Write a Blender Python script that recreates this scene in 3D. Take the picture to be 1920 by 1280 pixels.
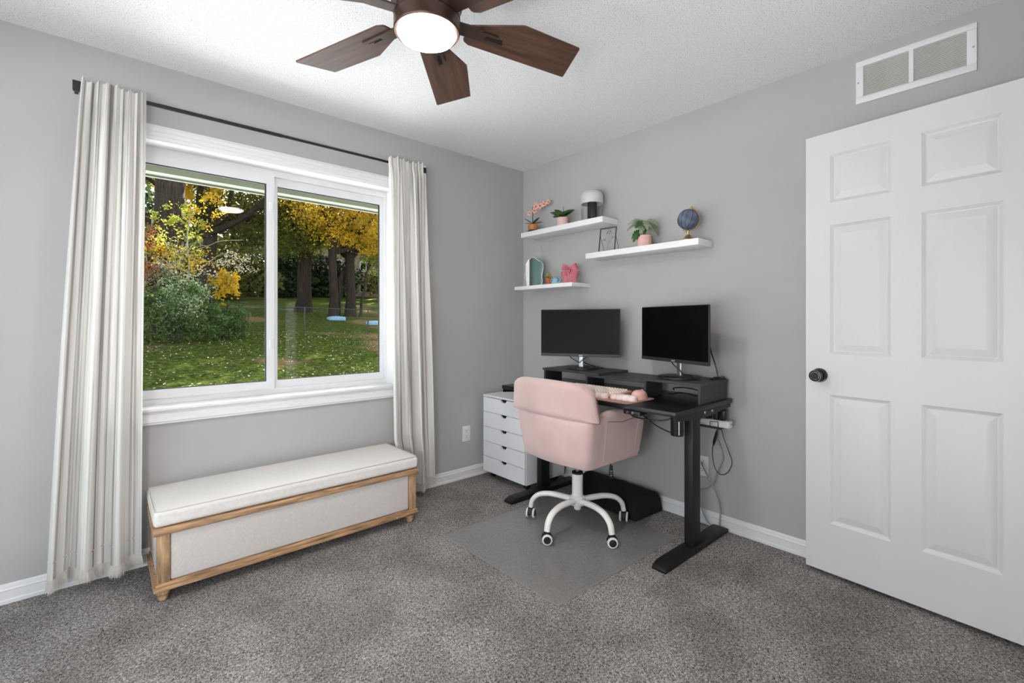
import bpy, bmesh, math, random
from mathutils import Matrix, Vector, noise as mnoise

for _o in list(bpy.data.objects):
    bpy.data.objects.remove(_o, do_unlink=True)
SC = bpy.context.scene
COL = SC.collection
PI = math.pi
R = math.radians

# ------------------------------------------------------------------ camera
cam_d = bpy.data.cameras.new('camera')
cam = bpy.data.objects.new('camera', cam_d)
COL.objects.link(cam)
cam.location = (-2.6425, -2.862, 1.180)
cam.rotation_euler = (R(90), 0, -math.atan2(0.660, 0.7513))
cam_d.sensor_width = 36.0
cam_d.lens = 867.7 / 1920 * 36.0
cam_d.shift_y = -37.5 / 1920
cam_d.clip_start = 0.02
cam_d.clip_end = 300
SC.camera = cam

# ------------------------------------------------------------------ world, sun, exposure
SUN_AZ = Vector((0.62, 0.785, 0)).normalized()
SUN_EL = R(33)
world = bpy.data.worlds.new('sky')
SC.world = world
world.use_nodes = True
wn = world.node_tree.nodes
wl = world.node_tree.links
wn.clear()
sky = wn.new('ShaderNodeTexSky')
sky.sky_type = 'NISHITA'
sky.sun_disc = False
sky.sun_elevation = SUN_EL
sky.sun_rotation = math.atan2(SUN_AZ.x, SUN_AZ.y)
sky.air_density = 1.0
sky.dust_density = 2.0
hsv = wn.new('ShaderNodeHueSaturation')
hsv.inputs['Saturation'].default_value = 0.4
bg = wn.new('ShaderNodeBackground')
bg.inputs['Strength'].default_value = 0.52
wo = wn.new('ShaderNodeOutputWorld')
wl.new(sky.outputs[0], hsv.inputs['Color'])
wl.new(hsv.outputs[0], bg.inputs['Color'])
wl.new(bg.outputs[0], wo.inputs['Surface'])

sun_d = bpy.data.lights.new('sun', 'SUN')
sun_d.energy = 46.0
sun_d.angle = R(0.8)
sun_d.color = (1.0, 0.955, 0.945)
sun = bpy.data.objects.new('sun', sun_d)
COL.objects.link(sun)
sun.location = (20, 26, 22)
_sd = -(SUN_AZ * math.cos(SUN_EL) + Vector((0, 0, math.sin(SUN_EL))))
sun.rotation_euler = _sd.to_track_quat('-Z', 'Y').to_euler()


def portal(name, loc, rot, sx, sy):
    d = bpy.data.lights.new(name, 'AREA')
    d.shape = 'RECTANGLE'
    d.size = sx
    d.size_y = sy
    d.cycles.is_portal = True
    o = bpy.data.objects.new(name, d)
    COL.objects.link(o)
    o.location = loc
    o.rotation_euler = rot


portal('window_daylight', (-1.88, 0.2, 1.4), (R(-90), 0, 0), 1.5, 1.4)
portal('fill_window_daylight', (-3.75, -1.5, 1.1), (0, R(-90), 0), 2.1, 2.2)  # portal of the added side window

VS = SC.view_settings
SC.display_settings.display_device = 'sRGB'
VS.view_transform = 'Standard'
VS.look = 'None'
VS.gamma = 1.0
VS.use_curve_mapping = False
VS.exposure = 0.56
SC.cycles.use_denoising = True
SC.cycles.use_adaptive_sampling = True
SC.cycles.adaptive_threshold = 0.03
SC.cycles.max_bounces = 8
SC.cycles.diffuse_bounces = 4
SC.cycles.transparent_max_bounces = 16
SC.cycles.sample_clamp_indirect = 6.0
SC.cycles.caustics_reflective = False
SC.cycles.caustics_refractive = False

# ------------------------------------------------------------------ materials
MATS = {}


def srgb(r, g, b):
    f = lambda c: c / 12.92 if c <= 0.04045 else ((c + 0.055) / 1.055) ** 2.4
    return (f(r / 255), f(g / 255), f(b / 255), 1)


def mat(name, col, rough=0.6, metal=0.0, var=0.06, scale=12.0, bump=0.0, bscale=None, spec=0.5, stretch=None,
        trans=0.0, sheen=0.0, coat=0.0, emit=None, translucent=0.0, detail=3.0, bdist=0.01):
    """Principled material whose colour is varied by object-space noise."""
    m = bpy.data.materials.new(name)
    m.use_nodes = True
    nt = m.node_tree
    N, L = nt.nodes, nt.links
    b = N['Principled BSDF']
    c = srgb(*col) if max(col) > 1.0 else (*col, 1)
    tc = N.new('ShaderNodeTexCoord')
    mp = N.new('ShaderNodeMapping')
    if stretch:
        mp.inputs['Scale'].default_value = stretch
    L.new(tc.outputs['Object'], mp.inputs['Vector'])
    nz = N.new('ShaderNodeTexNoise')
    nz.inputs['Scale'].default_value = scale
    nz.inputs['Detail'].default_value = detail
    L.new(mp.outputs[0], nz.inputs['Vector'])
    rp = N.new('ShaderNodeValToRGB')
    lo = [max(0, v * (1 - var)) for v in c[:3]]
    hi = [min(1, v * (1 + var)) for v in c[:3]]
    rp.color_ramp.elements[0].position = 0.3
    rp.color_ramp.elements[1].position = 0.7
    rp.color_ramp.elements[0].color = (*lo, 1)
    rp.color_ramp.elements[1].color = (*hi, 1)
    L.new(nz.outputs['Fac'], rp.inputs['Fac'])
    L.new(rp.outputs[0], b.inputs['Base Color'])
    b.inputs['Roughness'].default_value = rough
    b.inputs['Metallic'].default_value = metal
    b.inputs['Specular IOR Level'].default_value = spec
    b.inputs['Transmission Weight'].default_value = trans
    b.inputs['Sheen Weight'].default_value = sheen
    b.inputs['Coat Weight'].default_value = coat
    if bump:
        n2 = N.new('ShaderNodeTexNoise')
        n2.inputs['Scale'].default_value = bscale or scale
        n2.inputs['Detail'].default_value = 4
        L.new(mp.outputs[0], n2.inputs['Vector'])
        bp = N.new('ShaderNodeBump')
        bp.inputs['Strength'].default_value = bump
        bp.inputs['Distance'].default_value = bdist
        L.new(n2.outputs['Fac'], bp.inputs['Height'])
        L.new(bp.outputs[0], b.inputs['Normal'])
    if emit:
        b.inputs['Emission Color'].default_value = (*emit[0], 1)
        b.inputs['Emission Strength'].default_value = emit[1]
    if translucent:
        tr = N.new('ShaderNodeBsdfTranslucent')
        mx = N.new('ShaderNodeMixShader')
        mx.inputs[0].default_value = translucent
        L.new(rp.outputs[0], tr.inputs['Color'])
        L.new(b.outputs[0], mx.inputs[1])
        L.new(tr.outputs[0], mx.inputs[2])
        L.new(mx.outputs[0], N['Material Output'].inputs['Surface'])
    MATS[name] = m
    return m


def nodes_of(m):
    return m.node_tree.nodes, m.node_tree.links


mat('wall', (176, 175, 175), 0.85, var=0.02, scale=3, bump=0.08, bscale=160, bdist=0.002)
mat('trim', (226, 226, 227), 0.35, var=0.01, scale=4)
mat('door_paint', (214, 213, 215), 0.45, var=0.015, scale=5, bump=0.05, bscale=40, stretch=(1, 1, 0.1), bdist=0.002)
mat('vinyl', (220, 220, 222), 0.3, var=0.01)
mat('gasket', (20, 20, 20), 0.6)
mat('black_metal', (24, 24, 25), 0.42, var=0.1, scale=30)
mat('black_powder', (17, 17, 18), 0.5, var=0.08, scale=60, bump=0.05, bscale=400, bdist=0.001)
mat('black_plastic', (17, 17, 18), 0.38, var=0.1)
mat('desk_black', (24, 23, 23), 0.32, var=0.15, scale=14, stretch=(8, 1, 1), bump=0.05, bscale=60, bdist=0.001)
mat('riser_black', (56, 58, 62), 0.5, var=0.12, scale=14, stretch=(6, 1, 1))
mat('screen', (6, 6, 8), 0.3, var=0.02, spec=0.07)
mat('bezel', (38, 39, 42), 0.5)
mat('chrome', (200, 200, 205), 0.18, metal=1.0)
mat('brushed', (170, 172, 175), 0.35, metal=1.0)
mat('brass', (216, 196, 150), 0.38, metal=1.0, var=0.1)
mat('logo', (225, 225, 228), 0.4)
mat('pink_velvet', (198, 169, 164), 0.9, var=0.09, scale=6, bump=0.1, bscale=30, sheen=0.6, bdist=0.004)
mat('velvet_seam', (112, 80, 76), 0.9)
mat('chair_white', (235, 233, 230), 0.3, var=0.01)
mat('rubber_black', (20, 20, 21), 0.6)
mat('ring_white', (222, 222, 222), 0.5)
mat('cab_white', (228, 228, 231), 0.42, var=0.01)
mat('dark_void', (14, 13, 13), 0.9)  # near-black, also paints the shade inside hollows
mat('shelf_white', (238, 238, 240), 0.45, var=0.01)
mat('linen', (206, 201, 197), 0.92, var=0.06, scale=260, stretch=(1, 1, 0.3), bump=0.25, bscale=420, bdist=0.001)
mat('cushion_linen', (222, 219, 216), 0.92, var=0.05, scale=60, stretch=(1, 10, 1), bump=0.2, bscale=420, bdist=0.001)
mat('piping', (196, 190, 184), 0.9)
mat('oak', (170, 136, 102), 0.7, var=0.5, scale=80, stretch=(0.12, 1, 1), bump=0.25, bscale=60, bdist=0.002, detail=6)
mat('oak_post', (170, 138, 106), 0.7, var=0.5, scale=80, stretch=(1, 1, 0.12), bump=0.25, bscale=60, bdist=0.002, detail=6)
mat('rod_black', (18, 17, 17), 0.4)
mat('bronze', (74, 56, 48), 0.4, metal=0.55, var=0.08)
mat('fan_top', (88, 92, 92), 0.5, metal=0.3)
mat('walnut', (78, 54, 40), 0.5, var=0.55, scale=9, stretch=(0.35, 5, 1), bump=0.1, bscale=40, bdist=0.001, detail=8)
mat('blade_iron', (66, 50, 42), 0.45, metal=0.4)
mat('vent_white', (226, 226, 228), 0.45, var=0.01)
mat('vent_slat', (190, 190, 186), 0.5, var=0.05)
mat('outlet_plate', (226, 225, 222), 0.35, var=0.01)
mat('slot', (40, 38, 36), 0.7)
mat('pot_pink', (228, 192, 186), 0.75, var=0.05, scale=30)
mat('pot_pink_dark', (222, 178, 170), 0.75, var=0.06, scale=30)
mat('soil', (52, 40, 32), 0.95, var=0.3, scale=60)
mat('leaf_green', (48, 92, 34), 0.45, var=0.4, scale=14, translucent=0.12)
mat('leaf_bright', (86, 140, 52), 0.5, var=0.3, scale=16, translucent=0.2)
mat('leaf_dark', (38, 50, 44), 0.45, var=0.2, scale=16)
mat('leaf_grey', (150, 162, 134), 0.5, var=0.35, scale=26, translucent=0.15)
mat('copper_pot', (196, 128, 74), 0.35, var=0.15, scale=20)
mat('dark_wood', (46, 30, 26), 0.5, var=0.2)
mat('petal', (230, 172, 154), 0.6, var=0.25, scale=60)
mat('petal_core', (150, 62, 48), 0.6)
mat('lamp_opal', (236, 236, 234), 0.4, var=0.01, translucent=0.35)
mat('globe_blue', (92, 102, 122), 0.6, var=0.45, scale=24, detail=6)
mat('globe_line', (48, 54, 68), 0.6)
mat('acrylic_white', (240, 240, 238), 0.4)
mat('bow_pink', (184, 90, 106), 0.5, var=0.06)
mat('bow_edge', (228, 142, 152), 0.5)
mat('terracotta', (178, 92, 46), 0.7, var=0.15)
mat('succulent', (166, 184, 70), 0.6, var=0.4, scale=40)
mat('succulent_tip', (222, 158, 130), 0.6)
mat('toy_blue', (140, 184, 202), 0.5, var=0.06)
mat('frame_black', (44, 44, 46), 0.5)
mat('flower_ink', (96, 102, 138), 0.7, var=0.4, scale=80)
mat('stem_grey', (128, 128, 120), 0.7)
mat('keycap', (240, 226, 214), 0.55, var=0.04, scale=40)
mat('kb_body', (232, 184, 176), 0.5)
mat('mat_pink', (180, 134, 126), 0.7, var=0.06, scale=30)
mat('wrist', (238, 224, 217), 0.55, var=0.04)
mat('mouse_pink', (234, 186, 176), 0.45, var=0.04)
mat('strip_white', (224, 224, 222), 0.45)
mat('cable_black', (15, 15, 15), 0.5)
mat('cable_grey', (150, 148, 146), 0.6)
mat('footrest', (10, 10, 11), 0.9, var=0.2, scale=30)
mat('knob_black', (24, 23, 23), 0.3, metal=0.4)
mat('knob_rim', (120, 118, 114), 0.25, metal=0.9)
mat('fringe', (214, 211, 206), 0.95, var=0.06, translucent=0.2)
# outdoors
mat('bark', (62, 54, 48), 0.95, var=0.4, scale=5, stretch=(3, 3, 0.3), bump=0.9, bscale=9, bdist=0.08, spec=0.08)
mat('bark_pale', (148, 138, 122), 0.95, var=0.3, scale=8, spec=0.08)
mat('foliage_yellow', (208, 172, 54), 0.7, var=0.5, scale=1.2, translucent=0.45, spec=0.08)
mat('foliage_lime', (158, 160, 66), 0.7, var=0.45, scale=1.2, translucent=0.45, spec=0.08)
mat('foliage_olive', (96, 96, 46), 0.75, var=0.5, scale=1.0, translucent=0.35, spec=0.08)
mat('foliage_green', (92, 112, 62), 0.8, var=0.5, scale=4, translucent=0.3, spec=0.08)
mat('foliage_sheen', (168, 178, 138), 0.7, var=0.4, scale=4, translucent=0.25, spec=0.08)  # paler leaf colour stands in for the sheen on the bush
mat('foliage_dark', (52, 62, 38), 0.8, var=0.5, scale=0.5, translucent=0.25, spec=0.08)
mat('foliage_rust', (150, 92, 50), 0.75, var=0.5, scale=2, translucent=0.35, spec=0.08)
mat('litter', (206, 190, 162), 0.85, var=0.35, scale=3, spec=0.08)
mat('fence_metal', (70, 70, 66), 0.6, metal=0.3)
mat('soffit', (186, 188, 168), 0.6, var=0.03)
mat('fascia', (126, 130, 114), 0.6, var=0.03)
mat('brick', (150, 128, 116), 0.9, var=0.25, scale=3)
mat('roof', (84, 80, 78), 0.9, var=0.2, scale=2)
mat('bounce_concrete', (222, 221, 224), 0.9, var=0.06, scale=3)  # kept pale so the unseen ground bounces sunlight indoors
mat('tarp_blue', (150, 184, 214), 0.6)


def tweak_carpet():
    m = bpy.data.materials.new('carpet')
    m.use_nodes = True
    N, L = nodes_of(m)
    b = N['Principled BSDF']
    tc = N.new('ShaderNodeTexCoord')
    n1 = N.new('ShaderNodeTexNoise')
    n1.inputs['Scale'].default_value = 150
    n1.inputs['Detail'].default_value = 4
    n1.inputs['Roughness'].default_value = 0.65
    n1.inputs['Distortion'].default_value = 1.2
    L.new(tc.outputs['Object'], n1.inputs['Vector'])
    rp = N.new('ShaderNodeValToRGB')
    e = rp.color_ramp.elements
    e[0].position = 0.36
    e[0].color = srgb(74, 71, 69)
    e[1].position = 0.66
    e[1].color = srgb(232, 229, 226)
    k = rp.color_ramp.elements.new(0.5)
    k.color = srgb(158, 154, 151)
    L.new(n1.outputs['Fac'], rp.inputs['Fac'])
    # broad vacuum marks in the pile
    n2 = N.new('ShaderNodeTexNoise')
    n2.inputs['Scale'].default_value = 3.2
    n2.inputs['Detail'].default_value = 3
    L.new(tc.outputs['Object'], n2.inputs['Vector'])
    r2 = N.new('ShaderNodeValToRGB')
    r2.color_ramp.elements[0].position = 0.38
    r2.color_ramp.elements[0].color = (0.72, 0.71, 0.70, 1)
    r2.color_ramp.elements[1].position = 0.62
    r2.color_ramp.elements[1].color = (1.0, 1.0, 1.0, 1)
    L.new(n2.outputs['Fac'], r2.inputs['Fac'])
    mx = N.new('ShaderNodeMix')
    mx.data_type = 'RGBA'
    mx.blend_type = 'MULTIPLY'
    mx.inputs[0].default_value = 1.0
    L.new(rp.outputs[0], mx.inputs[6])
    L.new(r2.outputs[0], mx.inputs[7])
    L.new(mx.outputs[2], b.inputs['Base Color'])
    b.inputs['Roughness'].default_value = 1.0
    b.inputs['Specular IOR Level'].default_value = 0.1
    bp = N.new('ShaderNodeBump')
    bp.inputs['Strength'].default_value = 1.0
    bp.inputs['Distance'].default_value = 0.008
    L.new(n1.outputs['Fac'], bp.inputs['Height'])
    L.new(bp.outputs[0], b.inputs['Normal'])
    MATS['carpet'] = m


def tweak_ceiling():
    m = bpy.data.materials.new('popcorn')
    m.use_nodes = True
    N, L = nodes_of(m)
    b = N['Principled BSDF']
    tc = N.new('ShaderNodeTexCoord')
    n1 = N.new('ShaderNodeTexNoise')
    n1.inputs['Scale'].default_value = 200
    n1.inputs['Detail'].default_value = 3
    n1.inputs['Roughness'].default_value = 0.6
    L.new(tc.outputs['Object'], n1.inputs['Vector'])
    rp = N.new('ShaderNodeValToRGB')
    e = rp.color_ramp.elements
    e[0].position = 0.34
    e[0].color = srgb(176, 175, 175)
    e[1].position = 0.44
    e[1].color = srgb(238, 237, 238)
    L.new(n1.outputs['Fac'], rp.inputs['Fac'])
    L.new(rp.outputs[0], b.inputs['Base Color'])
    b.inputs['Roughness'].default_value = 0.95
    bp = N.new('ShaderNodeBump')
    bp.inputs['Strength'].default_value = 0.5
    bp.inputs['Distance'].default_value = 0.0018
    L.new(n1.outputs['Fac'], bp.inputs['Height'])
    L.new(bp.outputs[0], b.inputs['Normal'])
    MATS['popcorn'] = m


def tweak_curtain():
    m = bpy.data.materials.new('curtain_cloth')
    m.use_nodes = True
    N, L = nodes_of(m)
    b = N['Principled BSDF']
    uv = N.new('ShaderNodeUVMap')
    uv.uv_map = 'UVMap'
    mp = N.new('ShaderNodeMapping')
    mp.inputs['Scale'].default_value = (1, 0.012, 1)
    L.new(uv.outputs[0], mp.inputs['Vector'])
    n1 = N.new('ShaderNodeTexNoise')
    n1.inputs['Scale'].default_value = 15
    n1.inputs['Detail'].default_value = 6
    n1.inputs['Roughness'].default_value = 0.66
    L.new(mp.outputs[0], n1.inputs['Vector'])
    rp = N.new('ShaderNodeValToRGB')
    e = rp.color_ramp.elements
    e[0].position = 0.37
    e[0].color = srgb(128, 124, 122)
    e[1].position = 0.485
    e[1].color = srgb(226, 224, 221)
    for (q, c) in ((0.415, (168, 164, 160)), (0.45, (204, 201, 197)), (0.60, (236, 235, 232)), (0.68, (208, 202, 194)), (0.74, (188, 182, 174))):
        k = e.new(q)
        k.color = srgb(*c)
    L.new(n1.outputs['Fac'], rp.inputs['Fac'])
    L.new(rp.outputs[0], b.inputs['Base Color'])
    b.inputs['Roughness'].default_value = 0.9
    b.inputs['Sheen Weight'].default_value = 0.2
    tr = N.new('ShaderNodeBsdfTranslucent')
    L.new(rp.outputs[0], tr.inputs['Color'])
    mx = N.new('ShaderNodeMixShader')
    mx.inputs[0].default_value = 0.22
    L.new(b.outputs[0], mx.inputs[1])
    L.new(tr.outputs[0], mx.inputs[2])
    L.new(mx.outputs[0], N['Material Output'].inputs['Surface'])
    MATS['curtain_cloth'] = m


def glass(name, tint=(0.93, 0.96, 0.95), refl=0.06, milky=0.0, rough=0.0, fres=0.5):
    """Thin pane: tinted see-through with a fresnel reflection."""
    m = bpy.data.materials.new(name)
    m.use_nodes = True
    N, L = nodes_of(m)
    N.remove(N['Principled BSDF'])
    tr = N.new('ShaderNodeBsdfTransparent')
    tr.inputs['Color'].default_value = (*tint, 1)
    gl = N.new('ShaderNodeBsdfGlossy')
    gl.inputs['Roughness'].default_value = rough
    fr = N.new('ShaderNodeLayerWeight')
    fr.inputs['Blend'].default_value = 0.25
    ma = N.new('ShaderNodeMath')
    ma.operation = 'MULTIPLY_ADD'
    ma.inputs[1].default_value = fres
    ma.inputs[2].default_value = refl
    L.new(fr.outputs['Fresnel'], ma.inputs[0])
    mx = N.new('ShaderNodeMixShader')
    L.new(ma.outputs[0], mx.inputs[0])
    L.new(tr.outputs[0], mx.inputs[1])
    L.new(gl.outputs[0], mx.inputs[2])
    out = mx.outputs[0]
    if milky:
        df = N.new('ShaderNodeBsdfDiffuse')
        nz = N.new('ShaderNodeTexNoise')
        nz.inputs['Scale'].default_value = 170
        nz.inputs['Detail'].default_value = 3
        tc = N.new('ShaderNodeTexCoord')
        L.new(tc.outputs['Object'], nz.inputs['Vector'])
        rp = N.new('ShaderNodeValToRGB')
        rp.color_ramp.elements[0].position = 0.38
        rp.color_ramp.elements[1].position = 0.62
        rp.color_ramp.elements[0].color = srgb(112, 111, 111)
        rp.color_ramp.elements[1].color = srgb(236, 236, 236)
        L.new(nz.outputs['Fac'], rp.inputs['Fac'])
        L.new(rp.outputs[0], df.inputs['Color'])
        m2 = N.new('ShaderNodeMixShader')
        m2.inputs[0].default_value = milky
        L.new(out, m2.inputs[1])
        L.new(df.outputs[0], m2.inputs[2])
        out = m2.outputs[0]
    L.new(out, N['Material Output'].inputs['Surface'])
    MATS[name] = m


def tweak_lawn():
    m = mat('lawn', (70, 96, 40), 1.0, spec=0.0)
    N, L = nodes_of(m)
    b = N['Principled BSDF']
    tc = N.new('ShaderNodeTexCoord')
    n1 = N.new('ShaderNodeTexNoise')
    n1.inputs['Scale'].default_value = 7
    n1.inputs['Detail'].default_value = 8
    n1.inputs['Roughness'].default_value = 0.8
    L.new(tc.outputs['Object'], n1.inputs['Vector'])
    rp = N.new('ShaderNodeValToRGB')
    e = rp.color_ramp.elements
    e[0].position = 0.37
    e[0].color = srgb(36, 44, 20)
    e[1].position = 0.68
    e[1].color = srgb(128, 136, 66)
    k = e.new(0.5)
    k.color = srgb(72, 84, 36)
    L.new(n1.outputs['Fac'], rp.inputs['Fac'])
    # drifts of brown leaves further up the slope
    n2 = N.new('ShaderNodeTexNoise')
    n2.inputs['Scale'].default_value = 0.22
    n2.inputs['Detail'].default_value = 6
    L.new(tc.outputs['Object'], n2.inputs['Vector'])
    r2 = N.new('ShaderNodeValToRGB')
    r2.color_ramp.elements[0].position = 0.54
    r2.color_ramp.elements[0].color = (0, 0, 0, 1)
    r2.color_ramp.elements[1].position = 0.64
    r2.color_ramp.elements[1].color = (0.8, 0.8, 0.8, 1)
    L.new(n2.outputs['Fac'], r2.inputs['Fac'])
    mx = N.new('ShaderNodeMix')
    mx.data_type = 'RGBA'
    mx.inputs[7].default_value = srgb(150, 118, 88)
    L.new(r2.outputs[0], mx.inputs[0])
    L.new(rp.outputs[0], mx.inputs[6])
    L.new(mx.outputs[2], b.inputs['Base Color'])
    bp = N.new('ShaderNodeBump')
    bp.inputs['Strength'].default_value = 0.8
    bp.inputs['Distance'].default_value = 0.1
    L.new(n1.outputs['Fac'], bp.inputs['Height'])
    L.new(bp.outputs[0], b.inputs['Normal'])


def tweak_mirror():
    m = mat('mirror', (126, 156, 154), 0.08, metal=1.0, var=0.05)


tweak_carpet()
tweak_ceiling()
tweak_curtain()
tweak_lawn()
tweak_mirror()
glass('pane_glass', (0.82, 0.855, 0.84), 0.004, fres=0.10)
glass('clear_glass', (0.985, 0.99, 0.99), 0.005, fres=0.3)
glass('chair_mat_clear', (1.0, 1.0, 1.0), 0.03, milky=0.11, rough=0.28, fres=0.25)
mat('fan_lamp', (255, 250, 242), 0.5, var=0.0, emit=((1.0, 0.925, 0.88), 85.0))
mat('fill_light', (255, 252, 248), 0.5, var=0.0, emit=((1.0, 0.97, 0.97), 42.0))  # glow of the added floor lamp, for fill light

# ------------------------------------------------------------------ mesh building
WM = {}


def thing(name, label=None, cat=None, loc=(0, 0, 0), rz=0.0, group=None, kind=None):
    o = bpy.data.objects.new(name, None)
    COL.objects.link(o)
    o.empty_display_size = 0.05
    o.location = loc
    o.rotation_euler = (0, 0, rz)
    tag(o, label, cat, group, kind)
    WM[o] = Matrix.Translation(loc) @ Matrix.Rotation(rz, 4, 'Z')
    return o


def tag(o, label=None, cat=None, group=None, kind=None):
    if label: o['label'] = label
    if cat: o['category'] = cat
    if group: o['group'] = group
    if kind: o['kind'] = kind
    return o


class MB:
    def __init__(self):
        self.v = []
        self.f = []
        self.uv = None

    def add(self, vs, fs, mtx=None):
        b = len(self.v)
        for p in vs:
            q = Vector(p)
            self.v.append(mtx @ q if mtx else q)
        self.f += [tuple(b + i for i in f) for f in fs]
        return self

    def box(self, lo, hi, mtx=None):
        x0, y0, z0 = lo
        x1, y1, z1 = hi
        vs = [(x0, y0, z0), (x1, y0, z0), (x1, y1, z0), (x0, y1, z0), (x0, y0, z1), (x1, y0, z1), (x1, y1, z1), (x0, y1, z1)]
        fs = [(0, 3, 2, 1), (4, 5, 6, 7), (0, 1, 5, 4), (1, 2, 6, 5), (2, 3, 7, 6), (3, 0, 4, 7)]
        return self.add(vs, fs, mtx)

    def cbox(self, c, s, mtx=None):
        return self.box([c[i] - s[i] / 2 for i in range(3)], [c[i] + s[i] / 2 for i in range(3)], mtx)

    def prism(self, outline, a, b, axis='z', mtx=None):
        """outline: 2D polygon, extruded from a to b along axis (x: outline=(y,z), y: (x,z), z: (x,y))."""
        n = len(outline)
        def P(p, t):
            return {'z': (p[0], p[1], t), 'y': (p[0], t, p[1]), 'x': (t, p[0], p[1])}[axis]
        vs = [P(p, a) for p in outline] + [P(p, b) for p in outline]
        fs = [tuple(range(n - 1, -1, -1)), tuple(range(n, 2 * n))]
        fs += [(i, (i + 1) % n, n + (i + 1) % n, n + i) for i in range(n)]
        return self.add(vs, fs, mtx)

    def lathe(self, prof, n=24, c=(0, 0, 0), mtx=None):
        """prof: list of (r, z) bottom to top; poles closed."""
        vs, fs = [], []
        for r, z in prof:
            for k in range(n):
                t = 2 * PI * k / n
                vs.append((c[0] + r * math.cos(t), c[1] + r * math.sin(t), c[2] + z))
        for i in range(len(prof) - 1):
            for k in range(n):
                fs.append((i * n + k, i * n + (k + 1) % n, (i + 1) * n + (k + 1) % n, (i + 1) * n + k))
        fs.append(tuple(range(n - 1, -1, -1)))
        m = (len(prof) - 1) * n
        fs.append(tuple(range(m, m + n)))
        return self.add(vs, fs, mtx)

    def tube(self, path, r, n=8, flat=1.0, mtx=None):
        """r: radius or list of radii along the path."""
        pts = [Vector(p) for p in path]
        rs = r if isinstance(r, (list, tuple)) else [r] * len(pts)
        vs, fs = [], []
        up = None
        for i, p in enumerate(pts):
            d = (pts[min(i + 1, len(pts) - 1)] - pts[max(i - 1, 0)])
            if d.length < 1e-9:
                d = Vector((0, 0, 1))
            d.normalize()
            if up is None:
                up = Vector((0, 0, 1)) if abs(d.z) < 0.9 else Vector((1, 0, 0))
            s = d.cross(up)
            if s.length < 1e-6:
                s = d.orthogonal()
            s.normalize()
            up = s.cross(d).normalized()
            for k in range(n):
                t = 2 * PI * k / n
                vs.append(p + s * (math.cos(t) * rs[i]) + up * (math.sin(t) * rs[i] * flat))
        for i in range(len(pts) - 1):
            for k in range(n):
                fs.append((i * n + k, i * n + (k + 1) % n, (i + 1) * n + (k + 1) % n, (i + 1) * n + k))
        fs.append(tuple(range(n - 1, -1, -1)))
        m = (len(pts) - 1) * n
        fs.append(tuple(range(m, m + n)))
        return self.add(vs, fs, mtx)

    def roundbox(self, c, s, r, n=8, crown=0.0, mtx=None):
        """A soft box: rounded edges of radius r, top bulging by crown."""
        h = [s[i] / 2 for i in range(3)]
        idx = {}
        vs, fs = [], []
        def node(p):
            key = tuple(round(a, 5) for a in p)
            if key not in idx:
                q = Vector([p[i] * h[i] for i in range(3)])
                inn = Vector([max(-(h[i] - r), min(h[i] - r, q[i])) for i in range(3)])
                d = q - inn
                v = inn + d.normalized() * r if d.length > 1e-9 else q
                if crown and v.z > 0:
                    v.z += crown * (1 - p[0] ** 2) * (1 - p[1] ** 2) if abs(p[2]) == 1 else crown * 0
                idx[key] = len(vs)
                vs.append((v.x + c[0], v.y + c[1], v.z + c[2]))
            return idx[key]
        def g(ax):
            k = r / h[ax]
            inner = [-1 + k + (2 - 2 * k) * i / n for i in range(n + 1)]
            e = [-1, -1 + k * 0.3, -1 + k * 0.65]
            return e + inner + [-a for a in e[::-1]]
        for a in range(3):
            u, w = (a + 1) % 3, (a + 2) % 3
            gu, gw = g(u), g(w)
            for sg in (-1, 1):
                for i in range(len(gu) - 1):
                    for j in range(len(gw) - 1):
                        q = []
                        for (ii, jj) in ((i, j), (i + 1, j), (i + 1, j + 1), (i, j + 1)):
                            p = [0, 0, 0]
                            p[a] = sg
                            p[u] = gu[ii]
                            p[w] = gw[jj]
                            q.append(node(p))
                        fs.append(tuple(q) if sg > 0 else tuple(q[::-1]))
        return self.add(vs, fs, mtx)

    def build(self, name, material, parent=None, bevel=0.0, seg=2, smooth=True, local=False, angle=35, kind=None):
        me = bpy.data.meshes.new(name)
        vs = self.v
        if parent is not None and not local:
            inv = WM[parent].inverted()
            vs = [inv @ v for v in vs]
        me.from_pydata([tuple(v) for v in vs], [], self.f)
        me.update()
        if self.uv is not None:
            l = me.uv_layers.new(name='UVMap')
            for lp in me.loops:
                l.data[lp.index].uv = self.uv[lp.vertex_index]
        if bevel > 0:
            bm = bmesh.new()
            bm.from_mesh(me)
            es = [e for e in bm.edges if len(e.link_faces) == 2 and e.calc_face_angle(0) > R(30)]
            bmesh.ops.bevel(bm, geom=es, offset=bevel, segments=seg, profile=0.5, affect='EDGES', clamp_overlap=True)
            bm.to_mesh(me)
            bm.free()
        if smooth:
            me.shade_smooth()
            me.set_sharp_from_angle(angle=R(angle))
        ms = material if isinstance(material, (list, tuple)) else [material]
        for m in ms:
            me.materials.append(MATS[m])
        o = bpy.data.objects.new(name, me)
        COL.objects.link(o)
        if parent is not None:
            o.parent = parent
            WM[o] = WM[parent].copy()
        else:
            WM[o] = Matrix.Identity(4)
        if kind:
            o['kind'] = kind
        return o


def single(mb, name, material, loc, label, cat, rz=0.0, **kw):
    """A thing that is one mesh, its origin at its own base."""
    grp = kw.pop('group', None)
    knd = kw.pop('kind', None)
    o = mb.build(name, material, None, **kw)
    o.location = loc
    o.rotation_euler = (0, 0, rz)
    WM[o] = Matrix.Translation(loc) @ Matrix.Rotation(rz, 4, 'Z')
    tag(o, label, cat, grp, knd)
    return o


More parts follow.
